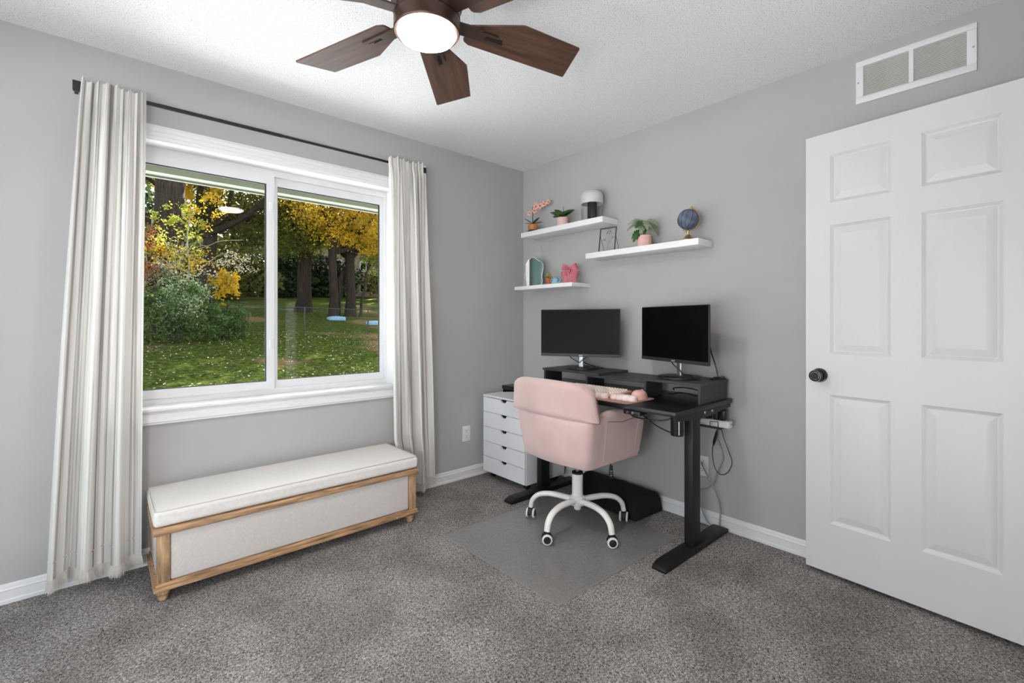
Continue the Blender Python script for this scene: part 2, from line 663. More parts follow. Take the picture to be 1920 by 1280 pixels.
def place(mesh_obj, name, parent, mtx):
    """A further piece sharing a mesh: local transform mtx below parent."""
    o = bpy.data.objects.new(name, mesh_obj.data)
    COL.objects.link(o)
    o.parent = parent
    o.matrix_local = mtx
    WM[o] = WM[parent] @ mtx
    return o


def spline(pts, n=8):
    """Catmull-Rom through pts."""
    P = [Vector(p) for p in pts]
    P = [P[0] * 2 - P[1]] + P + [P[-1] * 2 - P[-2]]
    out = []
    for i in range(1, len(P) - 2):
        for k in range(n):
            t = k / n
            a, b, c, d = P[i - 1], P[i], P[i + 1], P[i + 2]
            out.append(0.5 * ((2 * b) + (c - a) * t + (2 * a - 5 * b + 4 * c - d) * t * t + (3 * b - a - 3 * c + d) * t ** 3))
    out.append(P[-2])
    return out


def rrect(w, h, r, n=5, cx=0, cy=0):
    out = []
    for (sx, sy, a0) in ((1, 1, 0), (-1, 1, 90), (-1, -1, 180), (1, -1, 270)):
        for k in range(n + 1):
            t = R(a0 + 90 * k / n)
            out.append((cx + sx * (w / 2 - r) + r * math.cos(t), cy + sy * (h / 2 - r) + r * math.sin(t)))
    return out


def T(x, y, z):
    return Matrix.Translation((x, y, z))


def RX(a): return Matrix.Rotation(a, 4, 'X')
def RY(a): return Matrix.Rotation(a, 4, 'Y')
def RZ(a): return Matrix.Rotation(a, 4, 'Z')
# ------------------------------------------------------------------ the room shell
H = 2.44
XL = -3.62          # unseen side wall
YB = -2.93          # unseen rear wall
WX0, WX1, WZ0, WZ1 = -2.637, -1.175, 0.757, 2.077     # window opening


def struct(mb, name, material, label=None, **kw):
    o = mb.build(name, material, None, **kw)
    o['kind'] = 'structure'
    if label: o['label'] = label
    return o


fl = MB()
nx, ny = 60, 50
for i in range(nx + 1):
    for j in range(ny + 1):
        fl.v.append(Vector((XL + (0 - XL) * i / nx, YB + (0 - YB) * j / ny, 0.0)))
for i in range(nx):
    for j in range(ny):
        a = i * (ny + 1) + j
        fl.f.append((a, a + ny + 1, a + ny + 2, a + 1))
floor = struct(fl, 'floor', 'carpet', 'grey twist pile carpet covering the whole floor', smooth=False)

struct(MB().box((XL, YB, H), (0, 0, H + 0.1)), 'ceiling', 'popcorn', 'white popcorn textured ceiling', smooth=False)
w = MB()
w.box((XL, 0, 0), (WX0, 0.14, H)).box((WX1, 0, 0), (0.12, 0.14, H)).box((WX0, 0, 0), (WX1, 0.14, WZ0 - 0.012)).box((WX0, 0, WZ1), (WX1, 0.14, H))
struct(w, 'wall_left', 'wall', 'grey painted wall around the window', smooth=False)
struct(MB().box((0, YB, 0), (0.12, 0, H)), 'wall_right', 'wall', 'grey painted wall behind the desk and shelves', smooth=False)
w = MB()
w.box((XL, YB - 0.12, 0), (-0.99, YB, H)).box((-0.17, YB - 0.12, 0), (0.12, YB, H)).box((-0.99, YB - 0.12, 2.07), (-0.17, YB, H))
struct(w, 'wall_rear', 'wall', smooth=False)
w = MB()
SY0, SY1, SZ0, SZ1 = -2.6, -0.4, 0.06, 2.15
w.box((XL - 0.12, YB, 0), (XL, SY0, H)).box((XL - 0.12, SY1, 0), (XL, 0.14, H))
w.box((XL - 0.12, SY0, 0), (XL, SY1, SZ0)).box((XL - 0.12, SY0, SZ1), (XL, SY1, H))
struct(w, 'wall_side', 'wall', smooth=False)
# hall beyond the open door
w = MB()
w.box((-1.6, -4.2, 0), (0.4, -4.1, H)).box((-1.7, -4.2, 0), (-1.6, YB - 0.12, H)).box((0.3, -4.2, 0), (0.4, YB - 0.12, H)).box((-1.7, -4.2, H), (0.4, YB, H + 0.1)).box((-1.7, -4.2, -0.05), (0.4, YB, 0))
struct(w, 'wall_hall', 'wall', smooth=False)


def base_prof(t=0.0):
    # (outwards from wall, height)
    return [(0, 0), (0.016, 0), (0.016, 0.014), (0.012, 0.018), (0.012, 0.052), (0.014, 0.056), (0.010, 0.062), (0.008, 0.074), (0.004, 0.080), (0, 0.080)]


struct(MB().prism([(-p[0], p[1]) for p in base_prof()], XL, 0.0, 'x'), 'baseboard_left', 'trim', 'white moulded baseboard under the window', angle=20)
struct(MB().prism([(-p[0], p[1]) for p in base_prof()], YB, -0.016, 'y'), 'baseboard_right', 'trim', 'white moulded baseboard behind the desk', angle=20)

# ------------------------------------------------------------------ window
win = thing('window_1', 'white sliding window with two panes looking onto the garden', None, (-1.906, 0, WZ0), kind='structure')
CW = 0.062
prof = [(0, 0), (0.012, 0), (0.012, 0.010), (0.016, 0.014), (0.016, 0.030), (0.020, 0.034), (0.022, 0.050), (0.018, 0.056), (0.018, 0.062), (0, 0.062)]  # (proud, across from inner edge)


def casing(side):
    mb = MB()
    n = len(prof)
    L = []
    for (pr, ac) in prof:
        if side == 'casing_top':
            L.append(((WX0 - ac, -pr, WZ1 + ac), (WX1 + ac, -pr, WZ1 + ac)))
        elif side == 'casing_bottom':
            L.append(((WX0 - ac, -pr, WZ0 - 0.018 - ac), (WX1 + ac, -pr, WZ0 - 0.018 - ac)))
        elif side == 'casing_right':
            L.append(((WX1 + ac, -pr, WZ0 - 0.018 - ac), (WX1 + ac, -pr, WZ1 + ac)))
        else:
            L.append(((WX0 - ac, -pr, WZ0 - 0.018 - ac), (WX0 - ac, -pr, WZ1 + ac)))
    vs = [a for a, b in L] + [b for a, b in L]
    fs = [(i, (i + 1) % n, n + (i + 1) % n, n + i) for i in range(n)]
    fs += [tuple(range(n)), tuple(range(2 * n - 1, n - 1, -1))]
    mb.add(vs, fs)
    o = mb.build('casing', 'trim', win, angle=20)
    bm = bmesh.new(); bm.from_mesh(o.data); bmesh.ops.recalc_face_normals(bm, faces=bm.faces); bm.to_mesh(o.data); bm.free()


for s in ('casing_top', 'casing_bottom', 'casing_left', 'casing_right'):
    casing(s)
MB().box((WX0 + 0.0005, -0.030, WZ0 - 0.018), (WX1 - 0.0005, 0.125, WZ0)).build('sill', 'trim', win, bevel=0.005, seg=3)
MB().box((WX0, 0.0, WZ1 - 0.008), (WX1, 0.118, WZ1)).build('jamb', 'trim', win)
MB().box((WX1 - 0.008, 0.0, WZ0), (WX1, 0.118, WZ1 - 0.008)).build('jamb', 'trim', win)
MB().box((WX0, 0.0, WZ0), (WX0 + 0.008, 0.118, WZ1 - 0.008)).build('jamb', 'trim', win)
# vinyl outer frame
fr = MB()
FT = 0.044
y0, y1 = 0.112, 0.150
fr.box((WX0, y0, WZ1 - FT), (WX1, y1, WZ1)).box((WX0, y0, WZ0), (WX1, y1, WZ0 + 0.03))
fr.box((WX0, y0, WZ0 + 0.03), (WX0 + 0.024, y1, WZ1 - FT)).box((WX1 - 0.024, y0, WZ0 + 0.03), (WX1, y1, WZ1 - FT))
fr.build('frame', 'vinyl', win)
GZ0, GZ1 = 0.832, 1.982


def sash(x0, x1, gx0, gx1, ya, yb, nm):
    s = MB()
    z0, z1 = WZ0 + 0.0302, WZ1 - FT - 0.0002
    s.box((x0, ya, z0), (x1, yb, GZ0)).box((x0, ya, GZ1), (x1, yb, z1)).box((x0, ya, GZ0), (gx0, yb, GZ1)).box((gx1, ya, GZ0), (x1, yb, GZ1))
    o = s.build('sash', 'vinyl', win)
    g = MB()
    t = 0.005
    ym = (ya + yb) / 2
    g.box((gx0, ya + 0.004, GZ1 - t), (gx1, yb - 0.004, GZ1)).box((gx0, ya + 0.004, GZ0), (gx1, yb - 0.004, GZ0 + t * 0.6))
    g.box((gx1 - t, ya + 0.004, GZ0 + t * 0.6), (gx1, yb - 0.004, GZ1 - t)).box((gx0, ya + 0.004, GZ0 + t * 0.6), (gx0 + t * 0.4, yb - 0.004, GZ1 - t))
    g.build('gasket', 'gasket', o)
    MB().box((gx0, ym - 0.002, GZ0), (gx1, ym + 0.002, GZ1)).build('pane', 'pane_glass', o, smooth=False)
    return o


sl = sash(WX0 + 0.0242, -1.896, WX0 + 0.062, -1.939, 0.104, 0.1285, 'l')
sr = sash(-1.925, WX1 - 0.0242, -1.873, -1.226, 0.1295, 0.149, 'r')
for z in (1.05, 1.85):
    MB().cbox((-1.914, 0.100, z), (0.022, 0.012, 0.055)).build('latch', 'vinyl', sl, bevel=0.004)

# unseen side window, added to bring more daylight into the room
w2 = thing('fill_window', 'white framed window added unseen in the side wall for fill light', None, (XL, -1.5, SZ0), kind='structure')
f2 = MB()
f2.box((XL - 0.10, SY0, SZ0), (XL - 0.04, SY1, SZ0 + 0.05)).box((XL - 0.10, SY0, SZ1 - 0.05), (XL - 0.04, SY1, SZ1))
for yy in (SY0, -1.525, SY1 - 0.05):
    f2.box((XL - 0.10, yy, SZ0 + 0.05), (XL - 0.04, yy + 0.05, SZ1 - 0.05))
f2.build('frame', 'vinyl', w2)
MB().box((XL - 0.072, SY0, SZ0), (XL - 0.068, SY1, SZ1)).build('pane', 'pane_glass', w2, smooth=False)

# ------------------------------------------------------------------ door
ang = math.atan2(-2.827 + 2.127, -0.176 + 0.126)      # along the door from latch edge to hinge
door = thing('door_1', 'white six panel door standing open in front of the wall', None, (-0.126, -2.127, 0.0), ang, kind='structure')
# local: x along the door, y = towards wall is +? (door face seen from the room is at y = 0)
DW, DT = 0.75, 0.035
side = 1.0  # the thickness lies behind the visible face
zs = [0.021, 0.249, 0.843, 1.030, 1.624, 1.727, 1.947, 2.051]
xs = [0.0, 0.099, 0.323, 0.422, 0.651, DW]
d = MB()


def dbox(x0, x1, z0, z1, y0=0.0, y1=DT):
    d.box((x0, y0, z0), (x1, y1, z1))


dbox(xs[0], xs[1], zs[0], zs[7]); dbox(xs[4], xs[5], zs[0], zs[7]); dbox(xs[2], xs[3], zs[0], zs[7])
for k in (0, 2, 4, 6):
    dbox(xs[1], xs[2], zs[k], zs[k + 1]); dbox(xs[3], xs[4], zs[k], zs[k + 1])
slab = d.build('slab', 'door_paint', door, local=True, smooth=False)
for (xa, xb) in ((xs[1], xs[2]), (xs[3], xs[4])):
    for (za, zb) in ((zs[1], zs[2]), (zs[3], zs[4]), (zs[5], zs[6])):
        p = MB()
        def ring(e, y):
            return [(xa + e, y, za + e), (xb - e, y, za + e), (xb - e, y, zb - e), (xa + e, y, zb - e)]
        rings = [ring(0, 0.0), ring(0.004, 0.003), ring(0.012, 0.010), ring(0.016, 0.011), ring(0.042, 0.004), ring(0.045, 0.0035)]
        vs = [q for r_ in rings for q in r_]
        fs = []
        for i in range(len(rings) - 1):
            for k in range(4):
                fs.append((i * 4 + k, i * 4 + (k + 1) % 4, (i + 1) * 4 + (k + 1) % 4, (i + 1) * 4 + k))
        m_ = (len(rings) - 1) * 4
        fs.append((m_, m_ + 1, m_ + 2, m_ + 3))
        b0 = len(vs)
        vs += [(xa, DT - 0.004, za), (xb, DT - 0.004, za), (xb, DT - 0.004, zb), (xa, DT - 0.004, zb)]
        fs.append((b0 + 3, b0 + 2, b0 + 1, b0))
        p.add(vs, fs).build('panel', 'door_paint', door, local=True, angle=12)
# knob: lathe axis along -y (out of the visible face)
KM = T(0.058, 0, 0.929) @ RX(R(90))
kn = MB().lathe([(0.033, 0.0), (0.033, 0.005), (0.030, 0.008), (0.014, 0.010), (0.0125, 0.024), (0.020, 0.030), (0.0265, 0.040), (0.0275, 0.050), (0.024, 0.058), (0.0175, 0.060), (0.0165, 0.058), (0.010, 0.058), (0.009, 0.060), (0.003, 0.060)], 28, mtx=KM).build('knob', 'knob_black', door, local=True, angle=25)
for (r0, z0) in ((0.0245, 0.0575), (0.0172, 0.0600), (0.0300, 0.0075)):
    pts = [(r0 * math.cos(2 * PI * k / 28), r0 * math.sin(2 * PI * k / 28), z0) for k in range(29)]
    MB().tube(pts, 0.0011, 6, mtx=KM).build('rim', 'knob_rim', kn, local=True)
MB().cbox((-0.001, DT / 2, 0.929), (0.004, 0.022, 0.05)).build('latch_plate', 'knob_black', door, local=True)

# ------------------------------------------------------------------ ground, eave
def gz(x, y):
    s = max(0.0, y - 9.8)
    z = -0.35 + 0.115 * (s - 0.7 * (1 - math.exp(-s / 0.7)))
    z += -0.02 * max(0, x - 2) * min(1, max(0, (y - 10) / 10)) * (1 if y < 24 else max(0, 1 - (y - 24) / 10))
    return z


g = MB()
gx = [-40 + i * 2.0 for i in range(41)]
gy = [0.14, 2, 4, 6, 8, 9, 10, 11, 12, 13, 14, 15, 16, 17, 18, 19, 20, 22, 24, 26, 28, 30, 33, 36, 40, 45, 50, 56, 63, 72]
for x in gx:
    for y in gy:
        g.v.append(Vector((x, y, gz(x, y))))
for i in range(len(gx) - 1):
    for j in range(len(gy) - 1):
        a = i * len(gy) + j
        g.f.append((a, a + len(gy), a + len(gy) + 1, a + 1))
struct(g, 'ground', 'lawn', 'sloping green lawn outside the window')
g = MB().box((-40, -30, -0.5), (-3.78, 0.14, -0.35)).box((-3.78, -30, -0.5), (20, -4.2, -0.35))
struct(g, 'ground_side', 'bounce_concrete')  # unseen ground, made pale and large to bounce light indoors
struct(MB().box((-14, 0.14, -0.45), (9, 8.6, -0.33)), 'bounce_patio', 'bounce_concrete', smooth=False)  # unseen slab added to bounce sunlight up through the window
e = MB()
e.box((-6, 0.15, 2.105), (3, 0.575, 2.125))
ev = struct(e, 'roof_eave', 'soffit', 'cream soffit and fascia of the eave above the window')
MB().box((-6, 0.575, 2.062), (3, 0.655, 2.125)).build('fascia', 'fascia', ev)
MB().box((-6, 0.655, 2.050), (3, 0.675, 2.30)).build('gutter_board', 'fascia', ev)
MB().add([(-6, -0.3, 2.75), (3, -0.3, 2.75), (3, 0.70, 2.30), (-6, 0.70, 2.30)], [(0, 1, 2, 3)]).build('shingles', 'roof', ev)

# ------------------------------------------------------------------ ceiling fan
FX, FY = -1.83, -1.504
fan = thing('ceiling_fan', 'six blade ceiling fan with walnut blades and lit round lamp', 'ceiling fan', (FX, FY, 2.126))
MB().lathe([(0.112, 2.232), (0.118, 2.24), (0.118, 2.33), (0.10, 2.36), (0.085, 2.37), (0.085, 2.4385), (0.08, 2.439)], 40, (FX, FY, 0)).build('motor_housing', 'fan_top', fan, angle=30)
MB().lathe([(0.060, 2.196), (0.106, 2.198), (0.110, 2.202), (0.110, 2.228), (0.106, 2.232), (0.06, 2.233)], 40, (FX, FY, 0)).build('blade_hub', 'bronze', fan, angle=30)
MB().lathe([(0.098, 2.146), (0.107, 2.147), (0.110, 2.152), (0.110, 2.192), (0.106, 2.196), (0.05, 2.197)], 48, (FX, FY, 0)).build('lamp_ring', 'bronze', fan, angle=30)
MB().lathe([(0.004, 2.122), (0.045, 2.1235), (0.075, 2.128), (0.092, 2.136), (0.098, 2.146), (0.098, 2.150), (0.05, 2.151)], 48, (FX, FY, 0)).build('lamp_diffuser', 'fan_lamp', fan)
blade_outline = [(0.150, -0.022), (0.322, -0.094), (0.330, -0.096), (0.572, -0.082), (0.577, -0.078), (0.607, 0.076), (0.603, 0.081), (0.175, 0.066), (0.155, 0.055), (0.150, 0.045)]
bl0 = ir0 = None
for k in range(6):
    M_ = RZ(R(-12.7 + 60 * k)) @ T(0, 0, 2.206 - 2.126) @ RX(R(-9))
    if bl0 is None:
        bl0 = MB().prism(blade_outline, -0.003, 0.003).build('blade', 'walnut', fan, local=True, bevel=0.001, seg=1)
        bl0.matrix_local = M_
        b_ = bl0
        arm = MB()
        arm.prism([(0.085, -0.026), (0.20, -0.030), (0.20, -0.018), (0.262, -0.018), (0.262, -0.006), (0.215, -0.006), (0.215, 0.010), (0.290, 0.010), (0.290, 0.026), (0.085, 0.026)], -0.009, -0.003)
        ir0 = arm.build('blade_iron', 'blade_iron', b_, local=True, bevel=0.001, seg=1)
        bd0 = MB().prism([(0.215, -0.004), (0.285, -0.004), (0.285, 0.008), (0.215, 0.008)], -0.0036, -0.0030).build('iron_slot', 'dark_void', b_, local=True)
    else:
        b_ = place(bl0, 'blade', fan, M_)
        place(ir0, 'blade_iron', b_, Matrix.Identity(4))
        place(bd0, 'iron_slot', b_, Matrix.Identity(4))
for k in range(12):
    t = 2 * PI * k / 12
    MB().cbox((FX + 0.1102 * math.cos(t), FY + 0.1102 * math.sin(t), 2.215), (0.0012, 0.0012, 0.026)).build('hub_seam', 'dark_void', fan)

# ------------------------------------------------------------------ return air vent
vent = thing('return_air_vent', 'white return air vent grille high on the wall above the door', 'vent', (0, -2.497, 2.19))
vy0, vy1, vz0, vz1 = -2.698, -2.297, 2.193, 2.388
iy0, iy1, iz0, iz1 = -2.668, -2.326, 2.222, 2.362
f = MB()
f.box((-0.007, vy0, vz0), (0, vy1, iz0)).box((-0.007, vy0, iz1), (0, vy1, vz1)).box((-0.007, vy0, iz0), (0, iy0, iz1)).box((-0.007, iy1, iz0), (0, vy1, iz1))
f.build('frame', 'vent_white', vent, bevel=0.002)
MB().box((-0.0078, -2.503, iz0), (-0.001, -2.487, iz1)).build('mullion', 'vent_white', vent, bevel=0.001)
MB().box((-0.0012, iy0, iz0), (-0.0002, iy1, iz1)).build('backing', 'dark_void', vent)
for (ya, yb) in ((iy0, -2.503), (-2.487, iy1)):
    s0 = None
    n = 19
    for k in range(n):
        z = iz0 + (k + 0.5) * (iz1 - iz0) / n - 2.19
        M_ = T(-0.0035, (ya + yb) / 2 + 2.497, z) @ RY(R(52))
        if s0 is None:
            s0 = MB().cbox((0, 0, 0), (0.0058, yb - ya, 0.0008)).build('slat', 'vent_slat', vent, local=True, smooth=False)
            s0.matrix_local = M_
        else:
            place(s0, 'slat', vent, M_)
for yy in (-2.688, -2.307):
    MB().lathe([(0.004, 0), (0.0035, 0.0015), (0.001, 0.002)], 10, mtx=T(-0.007, yy, 2.29) @ RY(R(-90))).build('screw', 'brushed', vent)


# ------------------------------------------------------------------ outlets
def outlet(label, M_, simple=False):
    o = thing('wall_outlet', label, 'outlet', M_.to_translation(), M_.to_euler().z)
    # local: x across, y = out of wall (negative y towards the room), z up
    MB().cbox((0, -0.003, 0), (0.072, 0.006, 0.116)).build('plate', 'outlet_plate', o, local=True, bevel=0.002)
    for z in (0.02, -0.02):
        r = MB().prism(rrect(0.034, 0.030, 0.010), -0.0075, -0.005, 'y', mtx=T(0, 0, z)).build('receptacle', 'outlet_plate', o, local=True)
        for (x, zz, w_, h_) in ((-0.0065, 0.004, 0.0025, 0.009), (0.0065, 0.004, 0.0025, 0.008), (0, -0.008, 0.005, 0.005)):
            MB().cbox((x, -0.0076, z + zz), (w_, 0.0004, h_)).build('socket_slot', 'slot', r, local=True)
    return o


outlet('white wall outlet left of the drawer cabinet', T(-0.591, 0, 0.333))
outlet('white wall outlet low behind the desk leg', T(0, -1.556, 0.333) @ RZ(R(-90)))
# ------------------------------------------------------------------ curtains and rod
rod = thing('curtain_rod', 'thin black curtain rod above the window', 'curtain rod', (-1.88, -0.09, 2.209))
MB().tube([(-2.735, -0.09, 2.209), (-1.905, -0.09, 2.209)], 0.0095, 14).build('rod', 'rod_black', rod)
MB().tube([(-1.905, -0.09, 2.209), (-1.02, -0.09, 2.209)], 0.0078, 14).build('rod', 'rod_black', rod)
for x, sx in ((-2.747, 1), (-1.003, -1)):
    MB().box((min(x - 0.003, x + sx * 0.03), -0.108, 2.188), (max(x + 0.003, x + sx * 0.03), -0.074, 2.226)).build('end_cap', 'rod_black', rod, bevel=0.002)
    MB().box((x + sx * 0.006 - 0.006, -0.09, 2.204), (x + sx * 0.006 + 0.006, 0.0, 2.214)).build('bracket', 'rod_black', rod)


def curtain(label, xt, xb, folds, seed, zb, squeeze=None, flip=False):
    rnd = random.Random(seed)
    c = thing('curtain', label, 'curtain', ((xb[0] + xb[1]) / 2, -0.09, zb), group='striped curtains')
    ns, nz = 220, 70
    ztop = 2.243
    ph = [rnd.uniform(-0.7, 0.7) for _ in range(folds + 2)]
    amp = [rnd.uniform(0.6, 1.25) for _ in range(folds + 2)]
    ctrl = []
    # uneven fold positions along the cloth
    edges = [0.0]
    for k in range(folds):
        edges.append(edges[-1] + rnd.uniform(0.6, 1.4))
    edges = [e_ / edges[-1] for e_ in edges]
    def phase(s):
        for k in range(folds):
            if s <= edges[k + 1] + 1e-9:
                return k + (s - edges[k]) / (edges[k + 1] - edges[k])
        return float(folds)
    nb = 3
    be = [0.0]
    for k in range(nb):
        be.append(be[-1] + rnd.uniform(0.55, 1.45))
    be = [e_ / be[-1] for e_ in be]
    def phase2(s):
        for k in range(nb):
            if s <= be[k + 1] + 1e-9:
                return k + (s - be[k]) / (be[k + 1] - be[k])
        return float(nb)
    def pt(s, z):
        q = max(0.0, (ztop - z) / (ztop - zb))          # 0 top, 1 bottom
        p = phase(s)
        p2 = phase2(s)
        k = int(min(folds - 1, p))
        k2 = int(min(nb - 1, p2))
        # gathers of the pocket give way to fewer, deeper folds
        m = min(1.0, max(0.0, (q - 0.02) / 0.40)) ** 0.8
        x0 = xt[0] + (xb[0] - xt[0]) * q ** 0.9
        x1 = xt[1] + (xb[1] - xt[1]) * q ** 0.9
        if squeeze:
            t_ = max(0.0, min(1.0, (squeeze[0] - z) / 0.12))
            x0 += (squeeze[1] - x0) * t_ * (1 if x0 < squeeze[1] else 0)
        drift = 0.006 * math.sin(2.6 * q + seed) * q
        fine = math.sin(2 * PI * p + 0.6 * math.sin(2 * q + seed))
        big = math.sin(2 * PI * p2 + 0.5 * math.sin(2.2 * q)) + 0.16 * math.sin(4 * PI * p2 + 1.0)
        sx = s + (0.014 * math.cos(2 * PI * p) * (1 - m) + 0.0)
        x = x0 + (x1 - x0) * sx + drift
        A1 = 0.019 * (1 - 0.72 * m)
        band = max(0.0, 1 - abs(z - 2.163) / 0.035)
        A1 *= 1 - 0.5 * band
        A2 = 0.034 * m
        y = -0.118 - A1 * fine - A2 * big - 0.004 * math.sin(23 * s + 6 * q) * m
        if z > 2.185:
            y = -0.103 - 0.5 * A1 * (1 + fine)
        y = min(y, -0.040 if z < 2.16 else -0.1)
        zz = z + (0.005 * fine + 0.007 * math.sin(11 * s + seed)) * max(0, 1 - q * 22) - 0.014 * math.sin(7 * s + seed) * max(0, q * 8 - 7)
        return (x, y, zz)
    mb = MB()
    uv = []
    for i in range(ns + 1):
        s = i / ns
        for j in range(nz + 1):
            z = ztop + (zb + 0.045 - ztop) * (j / nz) ** 0.9
            mb.v.append(Vector(pt(s, z)))
            uv.append((s * 1.35 + seed, z))
    for i in range(ns):
        for j in range(nz):
            a = i * (nz + 1) + j
            mb.f.append((a, a + 1, a + nz + 2, a + nz + 1))
    mb.uv = uv
    cl = mb.build('cloth', 'curtain_cloth', c, angle=180)
    # hem band and rod pocket stitched over the cloth
    for (za, zc, nm) in ((zb + 0.122, zb + 0.128, 'hem_seam'),):
        h = MB()
        h.uv = []
        for i in range(ns + 1):
            for z in (za, zc):
                p_ = pt(i / ns, z)
                h.v.append(Vector((p_[0], p_[1] - 0.0045, z)))
                h.uv.append((i / ns * 1.35 + seed + 0.013, z))
        for i in range(ns):
            h.f.append((2 * i, 2 * i + 1, 2 * i + 3, 2 * i + 2))
        h.build(nm, 'curtain_cloth', c, angle=180)
    # fringe of loose threads
    fmb = MB()
    n = 1500
    for i in range(n):
        s = (i + rnd.random()) / n
        p_ = pt(min(1, s), zb + 0.05)
        L_ = rnd.uniform(0.035, 0.062)
        dx, dy = rnd.gauss(0, 0.006), rnd.gauss(0, 0.004)
        w_ = 0.0014
        yb = min(p_[1] + dy, -0.022)
        fmb.add([(p_[0] - w_, p_[1], p_[2]), (p_[0] + w_, p_[1], p_[2]), (p_[0] + dx * 0.5 + w_, (p_[1] + yb) / 2, p_[2] - L_ * 0.55), (p_[0] + dx * 0.5 - w_, (p_[1] + yb) / 2, p_[2] - L_ * 0.55), (p_[0] + dx, yb, max(0.012, p_[2] - L_))], [(0, 1, 2, 3), (3, 2, 4)])
    fmb.build('fringe', 'fringe', c, smooth=False, kind='stuff')
    return c


curtain('striped grey and cream curtain left of the window with fringed hem', (-2.724, -2.502), (-2.825, -2.514), 8, 3, 0.052)
curtain('narrow striped grey and cream curtain right of the window', (-1.282, -1.010), (-1.250, -0.950), 7, 11, 0.052, squeeze=(0.42, -1.232))

# ------------------------------------------------------------------ storage bench
bx0, bx1, by0, by1 = -2.482, -1.262, -0.432, -0.045
ben = thing('storage_bench', 'long low bench with oatmeal linen panels, oak trim and a linen cushion', 'bench', ((bx0 + bx1) / 2, (by0 + by1) / 2, 0))
for (x, y) in ((bx0 + 0.022, by0 + 0.022), (bx1 - 0.03, by0 + 0.022), (bx0 + 0.022, by1 - 0.022), (bx1 - 0.03, by1 - 0.022)):
    MB().lathe([(0.012, 0.0), (0.017, 0.004), (0.021, 0.016), (0.020, 0.022), (0.023, 0.025), (0.026, 0.034), (0.024, 0.042), (0.020, 0.046), (0.022, 0.050)], 20, (x, y, 0)).build('foot', 'oak_post', ben, angle=30)
m_ = 0.012
bm_ = MB()
bm_.box((bx0 - m_, by0 - m_, 0.049), (bx1 + m_, by0 + 0.03, 0.064)).box((bx0 - m_, by1 - 0.03, 0.049), (bx1 + m_, by1 + m_, 0.064))
bm_.box((bx0 - m_, by0 + 0.03, 0.049), (bx0 + 0.03, by1 - 0.03, 0.064)).box((bx1 - 0.03, by0 + 0.03, 0.049), (bx1 + m_, by1 - 0.03, 0.064))
bm_.build('base_moulding', 'oak', ben, bevel=0.003)
bm_ = MB()
m2 = 0.004
bm_.box((bx0 - m2, by0 - m2, 0.064), (bx1 + m2, by0 + 0.03, 0.080)).box((bx0 - m2, by0 + 0.03, 0.064), (bx0 + 0.03, by1, 0.080)).box((bx1 - 0.03, by0 + 0.03, 0.064), (bx1 + m2, by1, 0.080))
bm_.build('base_rail', 'oak', ben, bevel=0.003)
PW = 0.046
for x in (bx0, bx1 - PW):
    for (ya, yb) in ((by0, by0 + 0.03), (by1 - 0.03, by1)):
        MB().box((x, ya, 0.080), (x + PW, yb, 0.284)).build('corner_post', 'oak_post', ben, bevel=0.002)
p = MB().roundbox(((bx0 + bx1) / 2, by0 + 0.014, 0.182), (bx1 - bx0 - 2 * PW - 0.002, 0.020, 0.202), 0.009, 6)
p.build('front_panel', 'linen', ben)
MB().box((bx0 + PW, by1 - 0.02, 0.08), (bx1 - PW, by1 - 0.004, 0.284)).build('back_panel', 'linen', ben)
for x in (bx0 + 0.004, bx1 - 0.018):
    MB().box((x, by0 + 0.03, 0.08), (x + 0.014, by1 - 0.03, 0.284)).build('side_panel', 'linen', ben, bevel=0.003)
t = MB()
t.box((bx0 - 0.014, by0 - 0.014, 0.284), (bx1 + 0.014, by0 + 0.05, 0.312)).box((bx0 - 0.014, by1 - 0.05, 0.284), (bx1 + 0.014, by1 + 0.006, 0.312))
t.box((bx0 - 0.014, by0 + 0.05, 0.284), (bx0 + 0.05, by1 - 0.05, 0.312)).box((bx1 - 0.05, by0 + 0.05, 0.284), (bx1 + 0.014, by1 - 0.05, 0.312))
t.build('top_rail', 'oak', ben, bevel=0.006, seg=3)
cu = MB()
cc = ((bx0 + bx1) / 2, (by0 + by1) / 2 + 0.004, 0.349)
cs = (bx1 - bx0 + 0.024, by1 - by0 + 0.02, 0.068)
cu.roundbox(cc, cs, 0.018, 18, crown=0.010)
cushion = cu.build('cushion', 'cushion_linen', ben, angle=60)
ol = rrect(cs[0] - 0.012, cs[1] - 0.012, 0.02, 5, cc[0], cc[1])
MB().tube([(a, b, 0.382) for a, b in ol] + [(ol[0][0], ol[0][1], 0.382)], 0.0022, 6).build('cushion_piping', 'piping', cushion)
MB().lathe([(0.005, 0), (0.004, 0.003), (0.001, 0.004)], 12, mtx=T(bx1 - 0.13, by0 - m_, 0.058) @ RX(R(90))).build('nail_head', 'brass', ben)

# ------------------------------------------------------------------ chair mat (under chair and desk)
o_ = [(-1.235, -0.69), (-1.235, -1.54)]
pts = []
for (x, y, a0) in ((-1.21, -0.715, 90), (-1.21, -1.52, 180), (-0.345, -1.53, 270)):
    for k in range(6):
        t_ = R(a0 + 90 * k / 5)
        pts.append((x + 0.03 * math.cos(t_), y + 0.03 * math.sin(t_)))
pts += [(-0.30, -1.36), (-0.22, -1.34), (-0.16, -1.32), (-0.16, -0.88), (-0.22, -0.86), (-0.315, -0.84), (-0.315, -0.685)]
single(MB().prism([(x + 0.78, y + 1.11) for x, y in pts], 0.0015, 0.0045), 'chair_mat', 'chair_mat_clear', (-0.78, -1.11, 0), 'clear plastic chair mat lying on the carpet under the chair', 'mat', smooth=False)
MB().tube([(x, y, 0.003) for x, y in pts] + [(pts[0][0], pts[0][1], 0.003)], 0.0013, 5).build('edge', 'cable_grey', bpy.data.objects['chair_mat'])
